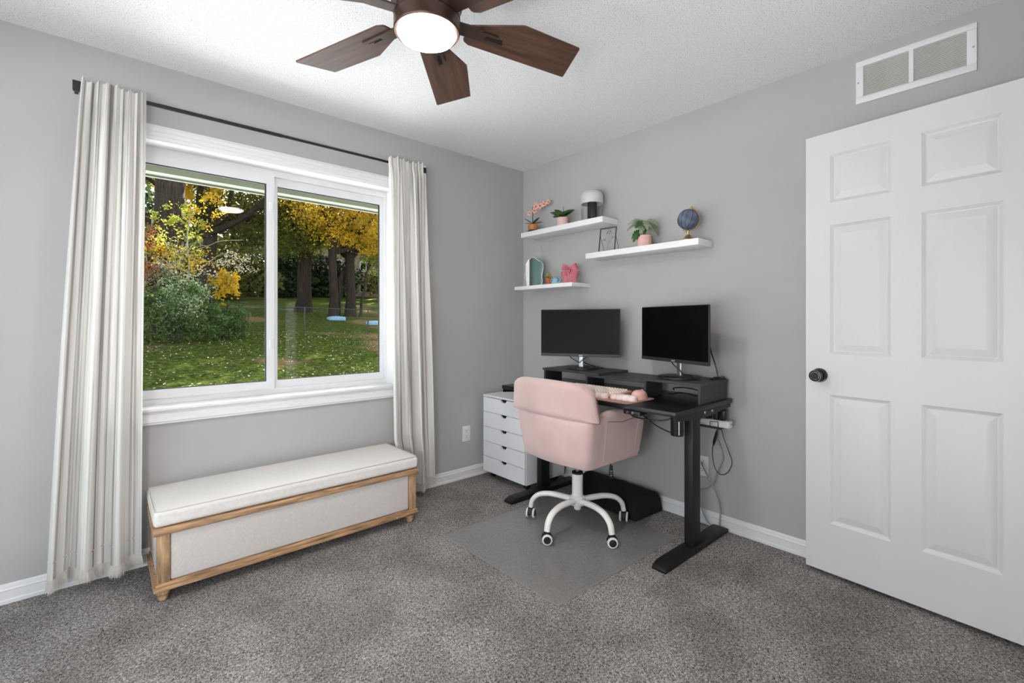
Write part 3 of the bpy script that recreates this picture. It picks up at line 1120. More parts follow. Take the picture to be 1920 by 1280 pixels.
# ------------------------------------------------------------------ drawer cabinet
cab = thing('drawer_cabinet', 'white five drawer cabinet on castors in the corner beside the desk', 'cabinet', (-0.28, -0.295, 0))
cx0, cx1, cy0, cy1, cz0, cz1 = -0.462, -0.075, -0.53, -0.062, 0.045, 0.627
c = MB()
c.box((cx0, cy0, cz0), (cx1, cy0 + 0.014, cz1 - 0.014)).box((cx0, cy1 - 0.014, cz0), (cx1, cy1, cz1 - 0.014))
c.box((cx0, cy0 + 0.014, cz0), (cx1, cy1 - 0.014, cz0 + 0.014)).box((cx1 - 0.012, cy0 + 0.014, cz0 + 0.014), (cx1, cy1 - 0.014, cz1 - 0.014))
c.box((cx0 - 0.014, cy0 - 0.001, cz1 - 0.014), (cx1, cy1 + 0.001, cz1))
c.build('body', 'cab_white', cab, bevel=0.001, seg=1)
MB().box((cx0 + 0.02, cy0 + 0.015, cz0 + 0.015), (cx1 - 0.013, cy1 - 0.015, cz1 - 0.015)).build('inside', 'dark_void', cab)  # dark block paints the shade inside the white cabinet
dz = [0.610, 0.499, 0.387, 0.275, 0.163, 0.049]
ym = (cy0 + cy1) / 2 - 0.006
for k in range(5):
    za, zb_ = dz[k + 1] + 0.0018, dz[k] - 0.0018
    hw, hd = 0.034, 0.021
    ol = [(cy0 + 0.0025, za), (cy1 - 0.0025, za), (cy1 - 0.0025, zb_)]
    ol += [(ym + hw * math.cos(PI * q / 10), zb_ - hd * math.sin(PI * q / 10)) for q in range(0, 11)]
    ol += [(cy0 + 0.0025, zb_)]
    dr = MB().prism(ol, cx0 - 0.0135, cx0 - 0.001, 'x').build('drawer', 'cab_white', cab, angle=30)
    half = [(ym + hw * 1.0 * math.cos(PI * q / 10), zb_ - hd * math.sin(PI * q / 10)) for q in range(0, 11)]
    MB().prism(half, cx0 - 0.0012, cx0 + 0.010, 'x').build('finger_pull', 'dark_void', dr)  # dark plug paints the shade inside the cutout
for x in (cx0 + 0.05, cx1 - 0.05):
    for y in (cy0 + 0.05, cy1 - 0.05):
        w_ = MB().lathe([(0.019, -0.014), (0.0195, -0.012), (0.0195, 0.012), (0.019, 0.014)], 18, mtx=T(x, y, 0.0195) @ RX(R(90)))
        w_.box((x - 0.016, y - 0.018, 0.024), (x + 0.016, y + 0.018, 0.045))
        w_.build('castor', 'rubber_black', cab)

# ------------------------------------------------------------------ standing desk
DX0, DX1, DY0, DY1, DZ = -0.645, -0.035, -1.742, -0.485, 0.754
desk = thing('standing_desk', 'black height adjustable standing desk against the wall', 'desk', (-0.34, -1.11, 0))
MB().box((DX0, DY0, DZ - 0.024), (DX1, DY1, DZ)).build('desktop', 'desk_black', desk, bevel=0.003)
for (la, lb, fa, fb, sgn) in ((-1.700, -1.652, -1.715, -1.640, -1), (-0.612, -0.566, -0.627, -0.552, 1)):
    ol = [(-0.682, 0.0), (-0.020, 0.0), (-0.020, 0.020), (-0.055, 0.032), (-0.640, 0.032), (-0.682, 0.014)]
    MB().prism(ol, fa, fb, 'y').build('foot', 'black_powder', desk, bevel=0.003)
    leg = MB().box((-0.396, la, 0.032), (-0.316, lb, 0.70)).build('leg', 'black_powder', desk, bevel=0.004)
    MB().box((-0.391, la + 0.005, 0.45), (-0.321, lb - 0.005, 0.715)).build('inner_column', 'black_metal', leg)
    # end bracket below the top
    ya, yb = (DY0 + 0.004, DY0 + 0.012) if sgn < 0 else (DY1 - 0.012, DY1 - 0.004)
    br = MB().prism([(-0.640, DZ - 0.0245), (-0.640, 0.708), (-0.42, 0.690), (-0.29, 0.690), (-0.05, 0.712), (-0.05, DZ - 0.0245)], ya, yb, 'y').build('end_bracket', 'black_powder', desk, bevel=0.001)
    if sgn < 0:
        for x in (-0.345, -0.265):
            MB().lathe([(0.0085, 0), (0.0075, 0.003), (0.002, 0.004)], 14, mtx=T(x, ya, 0.716) @ RX(R(90))).build('bolt', 'brushed', br)
    MB().box((-0.45, min(la, lb) - 0.006, 0.695), (-0.26, max(la, lb) + 0.006, 0.7295)).build('leg_mount', 'black_metal', desk, bevel=0.002)
MB().box((-0.40, -1.65, 0.694), (-0.37, -0.61, 0.728)).build('crossbar', 'black_metal', desk)
MB().box((-0.31, -1.65, 0.694), (-0.28, -0.61, 0.728)).build('crossbar', 'black_metal', desk)
mo = MB().lathe([(0.010, 0), (0.030, 0.002), (0.032, 0.008), (0.032, 0.10), (0.024, 0.104)], 20, (-0.47, -1.655, 0.602)).build('motor', 'black_plastic', desk)
MB().tube([(-0.494, -1.677, 0.612), (-0.494, -1.677, 0.70)], 0.0028, 6).build('motor_trim', 'chrome', mo)
MB().box((-0.42, -1.52, 0.690), (-0.30, -1.30, 0.7295)).build('control_box', 'black_plastic', desk, bevel=0.004)
pad = MB().box((-0.648, -1.555, 0.708), (-0.58, -1.455, 0.7295)).build('control_panel', 'black_plastic', desk, bevel=0.004)
for y in (-1.480, -1.510):
    MB().lathe([(0.008, 0), (0.007, 0.0025), (0.002, 0.003)], 14, mtx=T(-0.648, y, 0.719) @ RY(R(-90))).build('button', 'chrome', pad)

# ------------------------------------------------------------------ monitor riser
RX0, RX1 = -0.360, -0.055
ris = thing('monitor_riser', 'long dark grey monitor riser shelf standing on the desk', 'monitor riser', (-0.22, -1.16, DZ))
zt = 0.846
for (y, z1, xe) in ((-0.612, zt, -0.19), (-0.985, zt - 0.0145, -0.19), (-1.405, zt - 0.0145, -0.19), (-1.722, zt, RX1)):
    MB().box((RX0, y, DZ), (xe, y + 0.014, z1)).build('upright', 'riser_black', ris, bevel=0.001, seg=1)
MB().box((RX0 - 0.002, -1.408, zt - 0.0145), (RX1, -0.965, zt)).build('middle_shelf', 'riser_black', ris, bevel=0.001, seg=1)
MB().box((RX0 - 0.004, -1.075, zt), (RX1, -0.590, zt + 0.0145)).build('left_shelf', 'riser_black', ris, bevel=0.001, seg=1)
MB().box((RX0 - 0.004, -1.726, zt), (RX1, -1.360, zt + 0.0145)).build('right_shelf', 'riser_black', ris, bevel=0.001, seg=1)
ZR = zt + 0.0145


# ------------------------------------------------------------------ monitors
def text_mesh(body, size, name, material, parent, mtx):
    cu = bpy.data.curves.new(name, 'FONT')
    cu.body = body
    cu.size = size
    cu.align_x = 'CENTER'
    cu.extrude = 0.0002
    tmp = bpy.data.objects.new('tmp_text', cu)
    COL.objects.link(tmp)
    dg = bpy.context.evaluated_depsgraph_get()
    me = bpy.data.meshes.new_from_object(tmp.evaluated_get(dg))
    bpy.data.objects.remove(tmp, do_unlink=True)
    me.materials.clear()
    me.materials.append(MATS[material])
    o = bpy.data.objects.new(name, me)
    COL.objects.link(o)
    o.parent = parent
    o.matrix_local = mtx
    WM[o] = WM[parent] @ mtx
    return o


def monitor(label, pl, pr, zb, base, brz):
    """pl, pr: left and right edge of the screen in plan; base: where the foot stands."""
    ax = math.atan2(pr[1] - pl[1], pr[0] - pl[0])
    w_ = 0.537
    cx, cy = (pl[0] + pr[0]) / 2, (pl[1] + pr[1]) / 2
    m = thing('monitor', label, 'monitor', (base[0], base[1], ZR), ax, group='monitors on the riser')
    # local x along the screen, y away from the viewer, z up
    off = Matrix.Rotation(-ax, 4, 'Z') @ Vector((cx - base[0], cy - base[1], 0))
    ox, oy = off.x, off.y
    h = 0.318
    z0 = zb - ZR
    sh = MB().prism(rrect(w_, h, 0.006, 3, ox, z0 + h / 2), oy, oy + 0.012, 'y').build('screen_shell', 'bezel', m, local=True, bevel=0.002, seg=1)
    MB().prism(rrect(w_ * 0.62, h * 0.62, 0.03, 4, ox, z0 + h / 2), oy + 0.011, oy + 0.044, 'y').build('rear_housing', 'black_plastic', m, local=True, bevel=0.006)
    MB().box((ox - w_ / 2 + 0.004, oy - 0.0008, z0 + 0.020), (ox + w_ / 2 - 0.004, oy + 0.004, z0 + h - 0.004)).build('screen', 'screen', sh, local=True)
    MB().box((ox - w_ / 2 + 0.001, oy - 0.0015, z0 + 0.001), (ox + w_ / 2 - 0.001, oy + 0.004, z0 + 0.0185)).build('chin', 'bezel', sh, local=True)
    text_mesh('acer', 0.016, 'logo', 'logo', sh, T(ox + 0.01, oy - 0.0018, z0 + 0.006) @ RX(R(90)))
    MB().lathe([(0.116, 0), (0.118, 0.003), (0.116, 0.011), (0.108, 0.0135), (0.02, 0.0145)], 40).build('stand_base', 'black_plastic', m, local=True, angle=30)
    ny_ = oy + 0.055
    MB().prism(rrect(0.034, 0.018, 0.006, 3, ox, ny_), 0.0146, z0 + h * 0.45).build('stand_neck', 'brushed', m, local=True)
    MB().cbox((ox, ny_ - 0.012, z0 + h * 0.42), (0.09, 0.03, 0.09)).build('neck_mount', 'black_plastic', m, local=True, bevel=0.004)
    return m, ox, oy, z0, ny_


mA = monitor('black monitor nearer the room corner, angled towards the window side', (-0.385, -0.598), (-0.137, -1.070), 0.944, (-0.20, -0.815), 0)
mB_ = monitor('black monitor nearer the door, turned in towards the chair', (-0.157, -1.254), (-0.3245, -1.7397), 0.950, (-0.205, -1.520), 0)


def cable(path, r, name, label, material='cable_black', n=8, loc=None):
    pts = spline(path, n)
    loc = loc or (path[0][0], path[0][1], 0)
    mb = MB().tube(pts, r, 8)
    o = mb.build(name, material)
    inv = Vector(loc)
    for v in o.data.vertices:
        v.co -= inv
    o.location = loc
    WM[o] = T(*loc)
    tag(o, label, 'cable')
    return o


def mpt(m, x, y, z):
    p = WM[m] @ Vector((x, y, z))
    return (p.x, p.y, p.z)


m, ox, oy, z0, ny_ = mA
cable([mpt(m, ox - 0.09, oy + 0.03, z0 + 0.06), mpt(m, ox - 0.07, oy + 0.032, z0 - 0.004), mpt(m, ox - 0.03, oy + 0.036, z0 - 0.030), mpt(m, ox - 0.012, oy + 0.042, z0 - 0.042), mpt(m, ox + 0.012, oy + 0.040, z0 - 0.024), mpt(m, ox + 0.05, oy + 0.034, z0 + 0.006), mpt(m, ox + 0.07, oy + 0.03, z0 + 0.05)], 0.0028, 'monitor_cable', 'black cable drooping in a V below the corner monitor')
cable([mpt(m, ox + 0.0, ny_ + 0.012, z0 - 0.02), mpt(m, ox + 0.02, ny_ + 0.02, z0 - 0.045), mpt(m, ox + 0.07, ny_ + 0.02, 0.022), mpt(m, ox + 0.12, ny_ + 0.02, 0.006), mpt(m, ox + 0.14, ny_ + 0.05, 0.005)], 0.0035, 'monitor_cable', 'black cable lying behind the foot of the corner monitor')
m, ox, oy, z0, ny_ = mB_
cable([mpt(m, ox - 0.05, oy + 0.03, z0 + 0.05), mpt(m, ox - 0.035, oy + 0.03, z0 - 0.005), mpt(m, ox + 0.004, oy + 0.036, z0 - 0.035), mpt(m, ox + 0.03, oy + 0.05, z0 - 0.062), mpt(m, ox + 0.06, oy + 0.06, 0.022), mpt(m, ox + 0.10, oy + 0.05, 0.018), mpt(m, ox + 0.125, oy + 0.035, 0.005)], 0.0032, 'monitor_cable', 'black cable looping over the foot of the monitor nearer the door')

# clip-on gooseneck
gn = thing('gooseneck_stand', 'thin black gooseneck arm clipped behind the monitor nearer the door', 'stand', (-0.085, -1.68, ZR))
MB().tube(spline([(-0.085, -1.684, ZR + 0.014), (-0.086, -1.676, ZR + 0.06), (-0.09, -1.655, ZR + 0.13), (-0.095, -1.635, ZR + 0.20), (-0.10, -1.60, ZR + 0.26)], 6), 0.0045, 8).build('neck', 'black_plastic', gn)
MB().prism([(-0.135, -1.660), (-0.115, -1.672), (-0.075, -1.700), (-0.062, -1.720), (-0.072, -1.724), (-0.10, -1.700), (-0.14, -1.672)], ZR, ZR + 0.007).build('clip', 'black_plastic', gn, bevel=0.002)
MB().prism([(-0.11, -1.668), (-0.060, -1.690), (-0.055, -1.712), (-0.085, -1.700), (-0.115, -1.682)], ZR + 0.007, ZR + 0.013, mtx=None).build('clip', 'black_plastic', gn, bevel=0.002)
MB().tube([(-0.085 + 0.009 * math.cos(2 * PI * k / 14), -1.705, ZR + 0.0115 + 0.009 * math.sin(2 * PI * k / 14)) for k in range(15)], 0.0015, 6).build('clamp_ring', 'brushed', gn)

# ------------------------------------------------------------------ desk mat, keyboard, wrist rests, mouse
ZM = DZ + 0.003
single(MB().prism(rrect(0.266, 0.72, 0.025, 5), 0.0, 0.003), 'desk_mat', 'mat_pink', (-0.4985, -1.112, DZ), 'dusty pink desk mat under the keyboard', 'desk mat', bevel=0.0008, seg=1)
kb = thing('keyboard', 'pink keyboard with cream round keycaps on the desk mat', 'keyboard', (-0.440, -1.118, ZM), R(-90 + 1))
# local: x to the typist's right, y away from the typist
KW, KD = 0.40, 0.142
body = [(-KD / 2, 0.0), (KD / 2, 0.0), (KD / 2, 0.026), (-KD / 2, 0.014)]
MB().prism([(y, z) for y, z in body], -KW / 2, KW / 2, 'x').build('case', 'kb_body', kb, local=True, bevel=0.003)
key0 = None
slope = math.atan2(0.012, KD)
rows = [0.0, 0.021, 0.040, 0.059, 0.078, 0.097]
for ri, ry in enumerate(rows):
    y = -KD / 2 + 0.018 + ry
    zk = 0.014 + (y + KD / 2) * math.tan(slope)
    x = -KW / 2 + 0.014
    col = 0
    while x < KW / 2 - 0.012:
        gap = (abs(x - 0.095) < 0.009) and ri in (1, 2, 3)
        if ri == 0 and -0.09 < x < 0.0:
            if abs(x + 0.045) < 0.010:
                sp = MB().roundbox((0, 0, 0.005), (0.09, 0.0155, 0.010), 0.004, 2).build('space_bar', 'keycap', kb, local=True)
                sp.matrix_local = T(x, y, zk) @ RX(slope)
            x += 0.019
            continue
        if not gap:
            M_ = T(x, y, zk) @ RX(slope)
            if key0 is None:
                key0 = MB().lathe([(0.0082, 0.0), (0.0082, 0.004), (0.0072, 0.0095), (0.0058, 0.0105)], 8).build('key', 'keycap', kb, local=True, angle=50)
                key0.matrix_local = M_
            else:
                place(key0, 'key', kb, M_)
        x += 0.0192
        col += 1
for (x, y, a, lab) in ((-0.566, -1.222, -94, 'cream cloud shaped wrist rest in front of the keyboard'), (-0.538, -1.380, -86, 'cream cloud shaped wrist rest in front of the mouse')):
    wr = thing('wrist_rest', lab, 'wrist rest', (x, y, ZM), R(a), group='wrist rests')
    wr.scale = (1.12, 1.3, 1.3)
    b_ = MB()
    for k in range(4):
        hx = -0.048 + 0.032 * k
        rr = 0.026 if k in (1, 2) else 0.022
        prof = [(rr * 0.93, 0.0), (rr, 0.006), (rr * 0.96, 0.013), (rr * 0.75, 0.019), (rr * 0.35, 0.022)]
        b_.lathe(prof, 18, (hx, 0.004 if k in (1, 2) else 0, 0))
    b_.build('pad', 'wrist', wr, local=True, angle=60)
mouse = thing('computer_mouse', 'rounded pink computer mouse at the right end of the desk mat', 'mouse', (-0.436, -1.412, ZM), R(-90 + 4))
mouse.scale = (1.1, 1.1, 1.1)
mm = MB()
n1, n2 = 14, 20
for i in range(n1 + 1):
    a = (PI / 2) * i / n1
    for k in range(n2):
        t_ = 2 * PI * k / n2
        mm.v.append(Vector((0.036 * math.cos(a) ** 0.7 * math.cos(t_), 0.056 * math.cos(a) ** 0.7 * math.sin(t_), 0.043 * math.sin(a) ** 0.9 * (1 - 0.14 * math.sin(t_) * math.cos(a)))))
for i in range(n1):
    for k in range(n2):
        mm.f.append((i * n2 + k, i * n2 + (k + 1) % n2, (i + 1) * n2 + (k + 1) % n2, (i + 1) * n2 + k))
mm.f.append(tuple(range(n2 - 1, -1, -1)))
mm.build('shell', 'mouse_pink', mouse, local=True, angle=70)
MB().lathe([(0.006, -0.003), (0.007, 0), (0.006, 0.003)], 14, mtx=T(0, 0.026, 0.037) @ RY(R(90))).build('scroll_wheel', 'wrist', mouse, local=True)

# ------------------------------------------------------------------ power strip and cables
ps = thing('power_strip', 'white power strip hung under the desk edge with black plugs', 'power strip', (-0.09, -1.66, 0.60))
MB().box((-0.112, -1.757, 0.598), (-0.062, -1.52, 0.636)).build('body', 'strip_white', ps, bevel=0.006, seg=3)
for (y, hh) in ((-1.632, 0.05), (-1.680, 0.062), (-1.715, 0.058)):
    pl = MB().box((-0.105, y - 0.014, 0.636), (-0.069, y + 0.014, 0.636 + hh)).build('plug', 'black_plastic', ps, bevel=0.005)
    MB().tube([(-0.087, y, 0.636 + hh - 0.003), (-0.08, y + 0.004, 0.636 + hh + 0.025), (-0.06, y + 0.01, 0.636 + hh + 0.032)], 0.004, 8).build('plug_cord', 'cable_black', pl)
for y in (-1.545, -1.60, -1.665):
    for dzz in (0.008, 0.020):
        MB().cbox((-0.1122, y, 0.604 + dzz), (0.0008, 0.004, 0.005)).build('socket_slot', 'slot', ps)
for (y, w_) in ((-1.752, 0.0),):
    for q in (-0.075, -0.085):
        MB().cbox((q, -1.7572, 0.618), (0.004, 0.0008, 0.008)).build('usb_port', 'slot', ps)
MB().tube([(-0.114, -1.655, 0.590), (-0.118, -1.655, 0.624), (-0.118, -1.700, 0.630), (-0.118, -1.703, 0.590)], 0.0022, 6).build('wire_clip', 'cable_black', ps)
MB().box((-0.118, -1.712, 0.588), (-0.058, -1.56, 0.5975)).build('tray', 'black_metal', ps)
lp = thing('inline_cable', 'black cable loop with an inline switch hanging below the power strip', 'cable', (-0.075, -1.69, 0.32))
MB().tube(spline([(-0.075, -1.682, 0.600), (-0.07, -1.672, 0.565), (-0.06, -1.652, 0.500), (-0.055, -1.640, 0.46), (-0.05, -1.640, 0.40), (-0.05, -1.655, 0.345), (-0.05, -1.685, 0.322), (-0.05, -1.720, 0.340), (-0.05, -1.742, 0.380), (-0.05, -1.745, 0.415), (-0.055, -1.728, 0.470), (-0.06, -1.707, 0.53), (-0.07, -1.700, 0.57), (-0.075, -1.690, 0.600)], 6), 0.0022, 8).build('cord', 'cable_black', lp)
MB().tube(spline([(-0.073, -1.677, 0.578), (-0.068, -1.668, 0.548), (-0.062, -1.655, 0.51), (-0.057, -1.645, 0.476)], 4), [0.003, 0.0055, 0.0075, 0.0085, 0.0085, 0.0085, 0.0085, 0.0085, 0.0085, 0.0075, 0.006, 0.0045, 0.003], 8).build('switch', 'black_plastic', lp)
cable([(-0.028, -1.640, 0.535), (-0.030, -1.650, 0.525), (-0.030, -1.660, 0.500), (-0.03, -1.685, 0.430), (-0.03, -1.680, 0.38), (-0.03, -1.650, 0.31), (-0.03, -1.638, 0.265), (-0.03, -1.60, 0.22), (-0.03, -1.56, 0.205)], 0.0042, 'grey_cord', 'grey cord bending down the wall beside the desk leg', 'cable_grey')
cable([(-0.016, -1.556, 0.352), (-0.035, -1.57, 0.345), (-0.04, -1.60, 0.300), (-0.035, -1.635, 0.235), (-0.03, -1.66, 0.175), (-0.03, -1.672, 0.11), (-0.035, -1.672, 0.05), (-0.04, -1.668, 0.006)], 0.0042, 'grey_cord', 'grey cord running from the low outlet down to the floor', 'cable_grey')
cable([(-0.03, -1.560, 0.206), (-0.03, -1.555, 0.16), (-0.03, -1.565, 0.09), (-0.035, -1.60, 0.03), (-0.04, -1.65, 0.006), (-0.05, -1.70, 0.006)], 0.0036, 'grey_cord', 'grey cord curling onto the carpet behind the desk foot', 'cable_grey')
cable([(-0.45, -1.40, 0.700), (-0.46, -1.45, 0.675), (-0.46, -1.53, 0.632), (-0.46, -1.60, 0.612), (-0.462, -1.632, 0.612)], 0.0034, 'desk_cable', 'black cable sagging under the desktop to the motor')
cable([(-0.50, -1.39, 0.700), (-0.51, -1.42, 0.672), (-0.50, -1.50, 0.664), (-0.47, -1.58, 0.668), (-0.45, -1.63, 0.690)], 0.0042, 'desk_cable', 'thick black cable bundled under the desktop edge')
cable([(-0.10, -1.43, 0.772), (-0.14, -1.45, 0.790), (-0.16, -1.52, 0.802), (-0.15, -1.60, 0.795), (-0.12, -1.68, 0.765)], 0.0034, 'desk_cable', 'black cable arching inside the riser shelf near the door')
cable([(-0.16, -1.425, 0.760), (-0.20, -1.47, 0.765), (-0.23, -1.55, 0.782), (-0.21, -1.63, 0.772), (-0.16, -1.70, 0.758)], 0.0034, 'desk_cable', 'black cable lying on the desktop inside the riser shelf')

# ------------------------------------------------------------------ foot rest
fr_ = thing('foot_rest', 'black half round foot rest cushion on the carpet under the desk', 'foot rest', (-0.155, -1.055, 0), R(-3))
N_ = 16
ol = [(-0.135, 0.0), (-0.135, 0.02)] + [(-0.128 * math.cos(PI * k / N_), 0.035 + 0.115 * math.sin(PI * k / N_)) for k in range(N_ + 1)] + [(0.135, 0.02), (0.135, 0.0)]
ol = ol[::-1]
MB().prism(ol, -0.255, 0.255, 'y').build('cover', 'footrest', fr_, local=True, bevel=0.012, seg=3, angle=50)
MB().tube([(p_[0] * 1.003, -0.02, p_[1] * 1.003) for p_ in ol[2:-2]], 0.0025, 6).build('seam', 'footrest', fr_, local=True)
MB().tube([(p_[0] * 0.995, -0.246, p_[1] * 0.995) for p_ in ol[2:-2]], 0.003, 6).build('seam', 'footrest', fr_, local=True)
# ------------------------------------------------------------------ office chair
chx, chy = -0.600, -1.108
ch = thing('office_chair', 'pink velvet tub office chair on a white five star base', 'chair', (chx, chy, 0.0046))
# plan path of the shell (local), from the right front round the back to the left front
hw, fx, rx, rc = 0.278, 0.255, -0.242, 0.055
plan = []
for k in range(9):
    plan.append((fx - (fx - (rx + rc)) * k / 8, -hw))
for k in range(1, 7):
    t_ = R(-90 - 90 * k / 6)
    plan.append((rx + rc + rc * math.cos(t_), -hw + rc + rc * math.sin(t_)))
for k in range(1, 10):
    plan.append((rx - 0.012 * math.sin(PI * k / 10), -hw + rc + (2 * hw - 2 * rc) * k / 10))
for k in range(0, 7):
    t_ = R(180 - 90 * k / 6)
    plan.append((rx + rc + rc * math.cos(t_), hw - rc + rc * math.sin(t_)))
for k in range(1, 9):
    plan.append((rx + rc + (fx - rx - rc) * k / 8, hw))
npn = len(plan)


def arm_top(x):
    if x < -0.18: return 0.668
    if x < 0.02: return 0.668 + 0.034 * math.sin((x + 0.18) / 0.20 * PI / 2)
    return 0.702 - 0.055 * max(0, (x - 0.02) / 0.235) ** 1.4


def shell_pt(i, q, inset):
    """q from 0 bottom to 1 top."""
    x, y = plan[i]
    zt_ = arm_top(x)
    zb_ = 0.418 + 0.010 * (x + 0.24) / 0.5 - 0.010 * (1 - (y / hw) ** 2) * (1 if x < -0.15 else 0)
    z = zb_ + (zt_ - zb_) * q
    tap = 1 - 0.12 * (1 - q) ** 1.2
    tx = 1 - 0.13 * (1 - q) ** 1.2 if x < 0 else 1 - 0.03 * (1 - q)
    # inward normal
    a, b = plan[max(i - 1, 0)], plan[min(i + 1, npn - 1)]
    dx, dy = b[0] - a[0], b[1] - a[1]
    L_ = math.hypot(dx, dy)
    nx_, ny_2 = -dy / L_, dx / L_
    if nx_ * (0.0 - x) + ny_2 * (0 - y) < 0:
        nx_, ny_2 = -nx_, -ny_2
    return Vector((x * tx + nx_ * inset, y * tap + ny_2 * inset, z))


s = MB()
levels = [(0.0, 0.020), (0.0, 0.006), (0.03, 0.0), (0.2, 0.0), (0.4, 0.0), (0.6, 0.0), (0.8, 0.0), (0.94, 0.0), (0.985, 0.006), (1.0, 0.02), (1.0, 0.045), (0.985, 0.058), (0.94, 0.064), (0.6, 0.066), (0.3, 0.068)]
nl = len(levels)
for i in range(npn):
    for (q, ins) in levels:
        s.v.append(shell_pt(i, q, ins))
for i in range(npn - 1):
    for j in range(nl - 1):
        a = i * nl + j
        s.f.append((a, a + 1, a + nl + 1, a + nl))
    s.f.append((i * nl + nl - 1, i * nl, (i + 1) * nl, (i + 1) * nl + nl - 1))
s.f.append(tuple(range(nl)))
s.f.append(tuple(range((npn - 1) * nl + nl - 1, (npn - 1) * nl - 1, -1)))
sh = s.build('shell', 'pink_velvet', ch, local=True, angle=60)
bm = bmesh.new(); bm.from_mesh(sh.data); bmesh.ops.recalc_face_normals(bm, faces=bm.faces); bm.to_mesh(sh.data); bm.free()
# underside board
MB().prism([(p_[0] * (0.87 if p_[0] < 0 else 0.96), p_[1] * 0.875) for p_ in plan], 0.412, 0.432).build('seat_board', 'pink_velvet', ch, local=True, bevel=0.006)
MB().roundbox((0.045, 0, 0.475), (0.44, 0.40, 0.10), 0.03, 6, crown=0.02).build('seat_cushion', 'pink_velvet', ch, local=True, angle=60)
# side pocket stitched on the right arm, seen from the door
for pts in ([(-0.085, 0.655), (-0.085, 0.44)], [(-0.085, 0.655), (0.05, 0.635), (0.20, 0.648)], [(0.20, 0.648), (0.195, 0.44)]):
    path = []
    for a, b in zip(pts[:-1], pts[1:]):
        for k in range(6):
            t_ = k / 5
            x, z = a[0] + (b[0] - a[0]) * t_, a[1] + (b[1] - a[1]) * t_
            q = (z - 0.42) / (arm_top(x) - 0.42)
            path.append((x, -hw * (1 - 0.12 * (1 - max(0, q)) ** 1.2) - 0.0005, z))
    MB().tube(path, 0.0016, 6).build('stitching', 'velvet_seam' if len(pts) == 3 else 'pink_velvet', sh, local=True)
# wrap-around back pad
bp_ = MB()
ny_, nz_ = 28, 14
Wp, z0p, z1p = 0.316, 0.662, 0.862


def pad_pt(u, v, side):
    """u -1..1 across, v 0..1 up, side 0 rear 1 front."""
    half = Wp * (1 - 0.07 * v)
    y = u * half + 0.012
    top = z1p - 0.012 * (u ** 2) - 0.055 * max(0, abs(u) - 0.72) ** 2 / 0.078
    z = z0p + (top - z0p) * v
    round_ = max(0.0, 1 - max(abs(u) ** 8, (2 * v - 1) ** 8 if v > 0.5 else (1 - 2 * v) ** 10))
    thick = 0.042 * round_ ** 0.5
    xc = rx + 0.020 + 0.034 * abs(u) ** 2.6 - 0.012 * v
    return Vector((xc + (thick if side else -thick), y, z))


idx = {}
for sd in (0, 1):
    for i in range(ny_ + 1):
        for j in range(nz_ + 1):
            u = -1 + 2 * i / ny_
            u = math.copysign(1 - (1 - abs(u)) ** 1.6, u)
            v = j / nz_
            v = 0.5 + math.copysign(0.5 * (1 - (1 - abs(2 * v - 1)) ** 1.6), v - 0.5)
            idx[(sd, i, j)] = len(bp_.v)
            bp_.v.append(pad_pt(u, v, sd))
for sd in (0, 1):
    for i in range(ny_):
        for j in range(nz_):
            q = (idx[(sd, i, j)], idx[(sd, i + 1, j)], idx[(sd, i + 1, j + 1)], idx[(sd, i, j + 1)])
            bp_.f.append(q if sd else q[::-1])
pad_o = bp_.build('backrest', 'pink_velvet', ch, local=True, angle=180)
bm = bmesh.new(); bm.from_mesh(pad_o.data); bmesh.ops.remove_doubles(bm, verts=bm.verts, dist=0.0008); bmesh.ops.recalc_face_normals(bm, faces=bm.faces); bm.to_mesh(pad_o.data); bm.free()
# dark seam line where the pad meets the shell
MB().tube([tuple(pad_pt(-1 + 2 * k / 30, 0.0, 0) + Vector((-0.006 if 1 < k < 29 else 0, 0, 0.0))) for k in range(31)], 0.0026, 6).build('backrest_seam', 'velvet_seam', pad_o, local=True)
MB().tube([tuple(pad_pt(-0.992, v_ / 10, 1) + Vector((0.006, 0, 0))) for v_ in range(0, 10)], 0.003, 6).build('backrest_seam', 'velvet_seam', pad_o, local=True)
MB().roundbox((rx + 0.075, 0, 0.745), (0.07, 0.50, 0.20), 0.03, 5).build('lumbar_pad', 'pink_velvet', ch, local=True, angle=60)
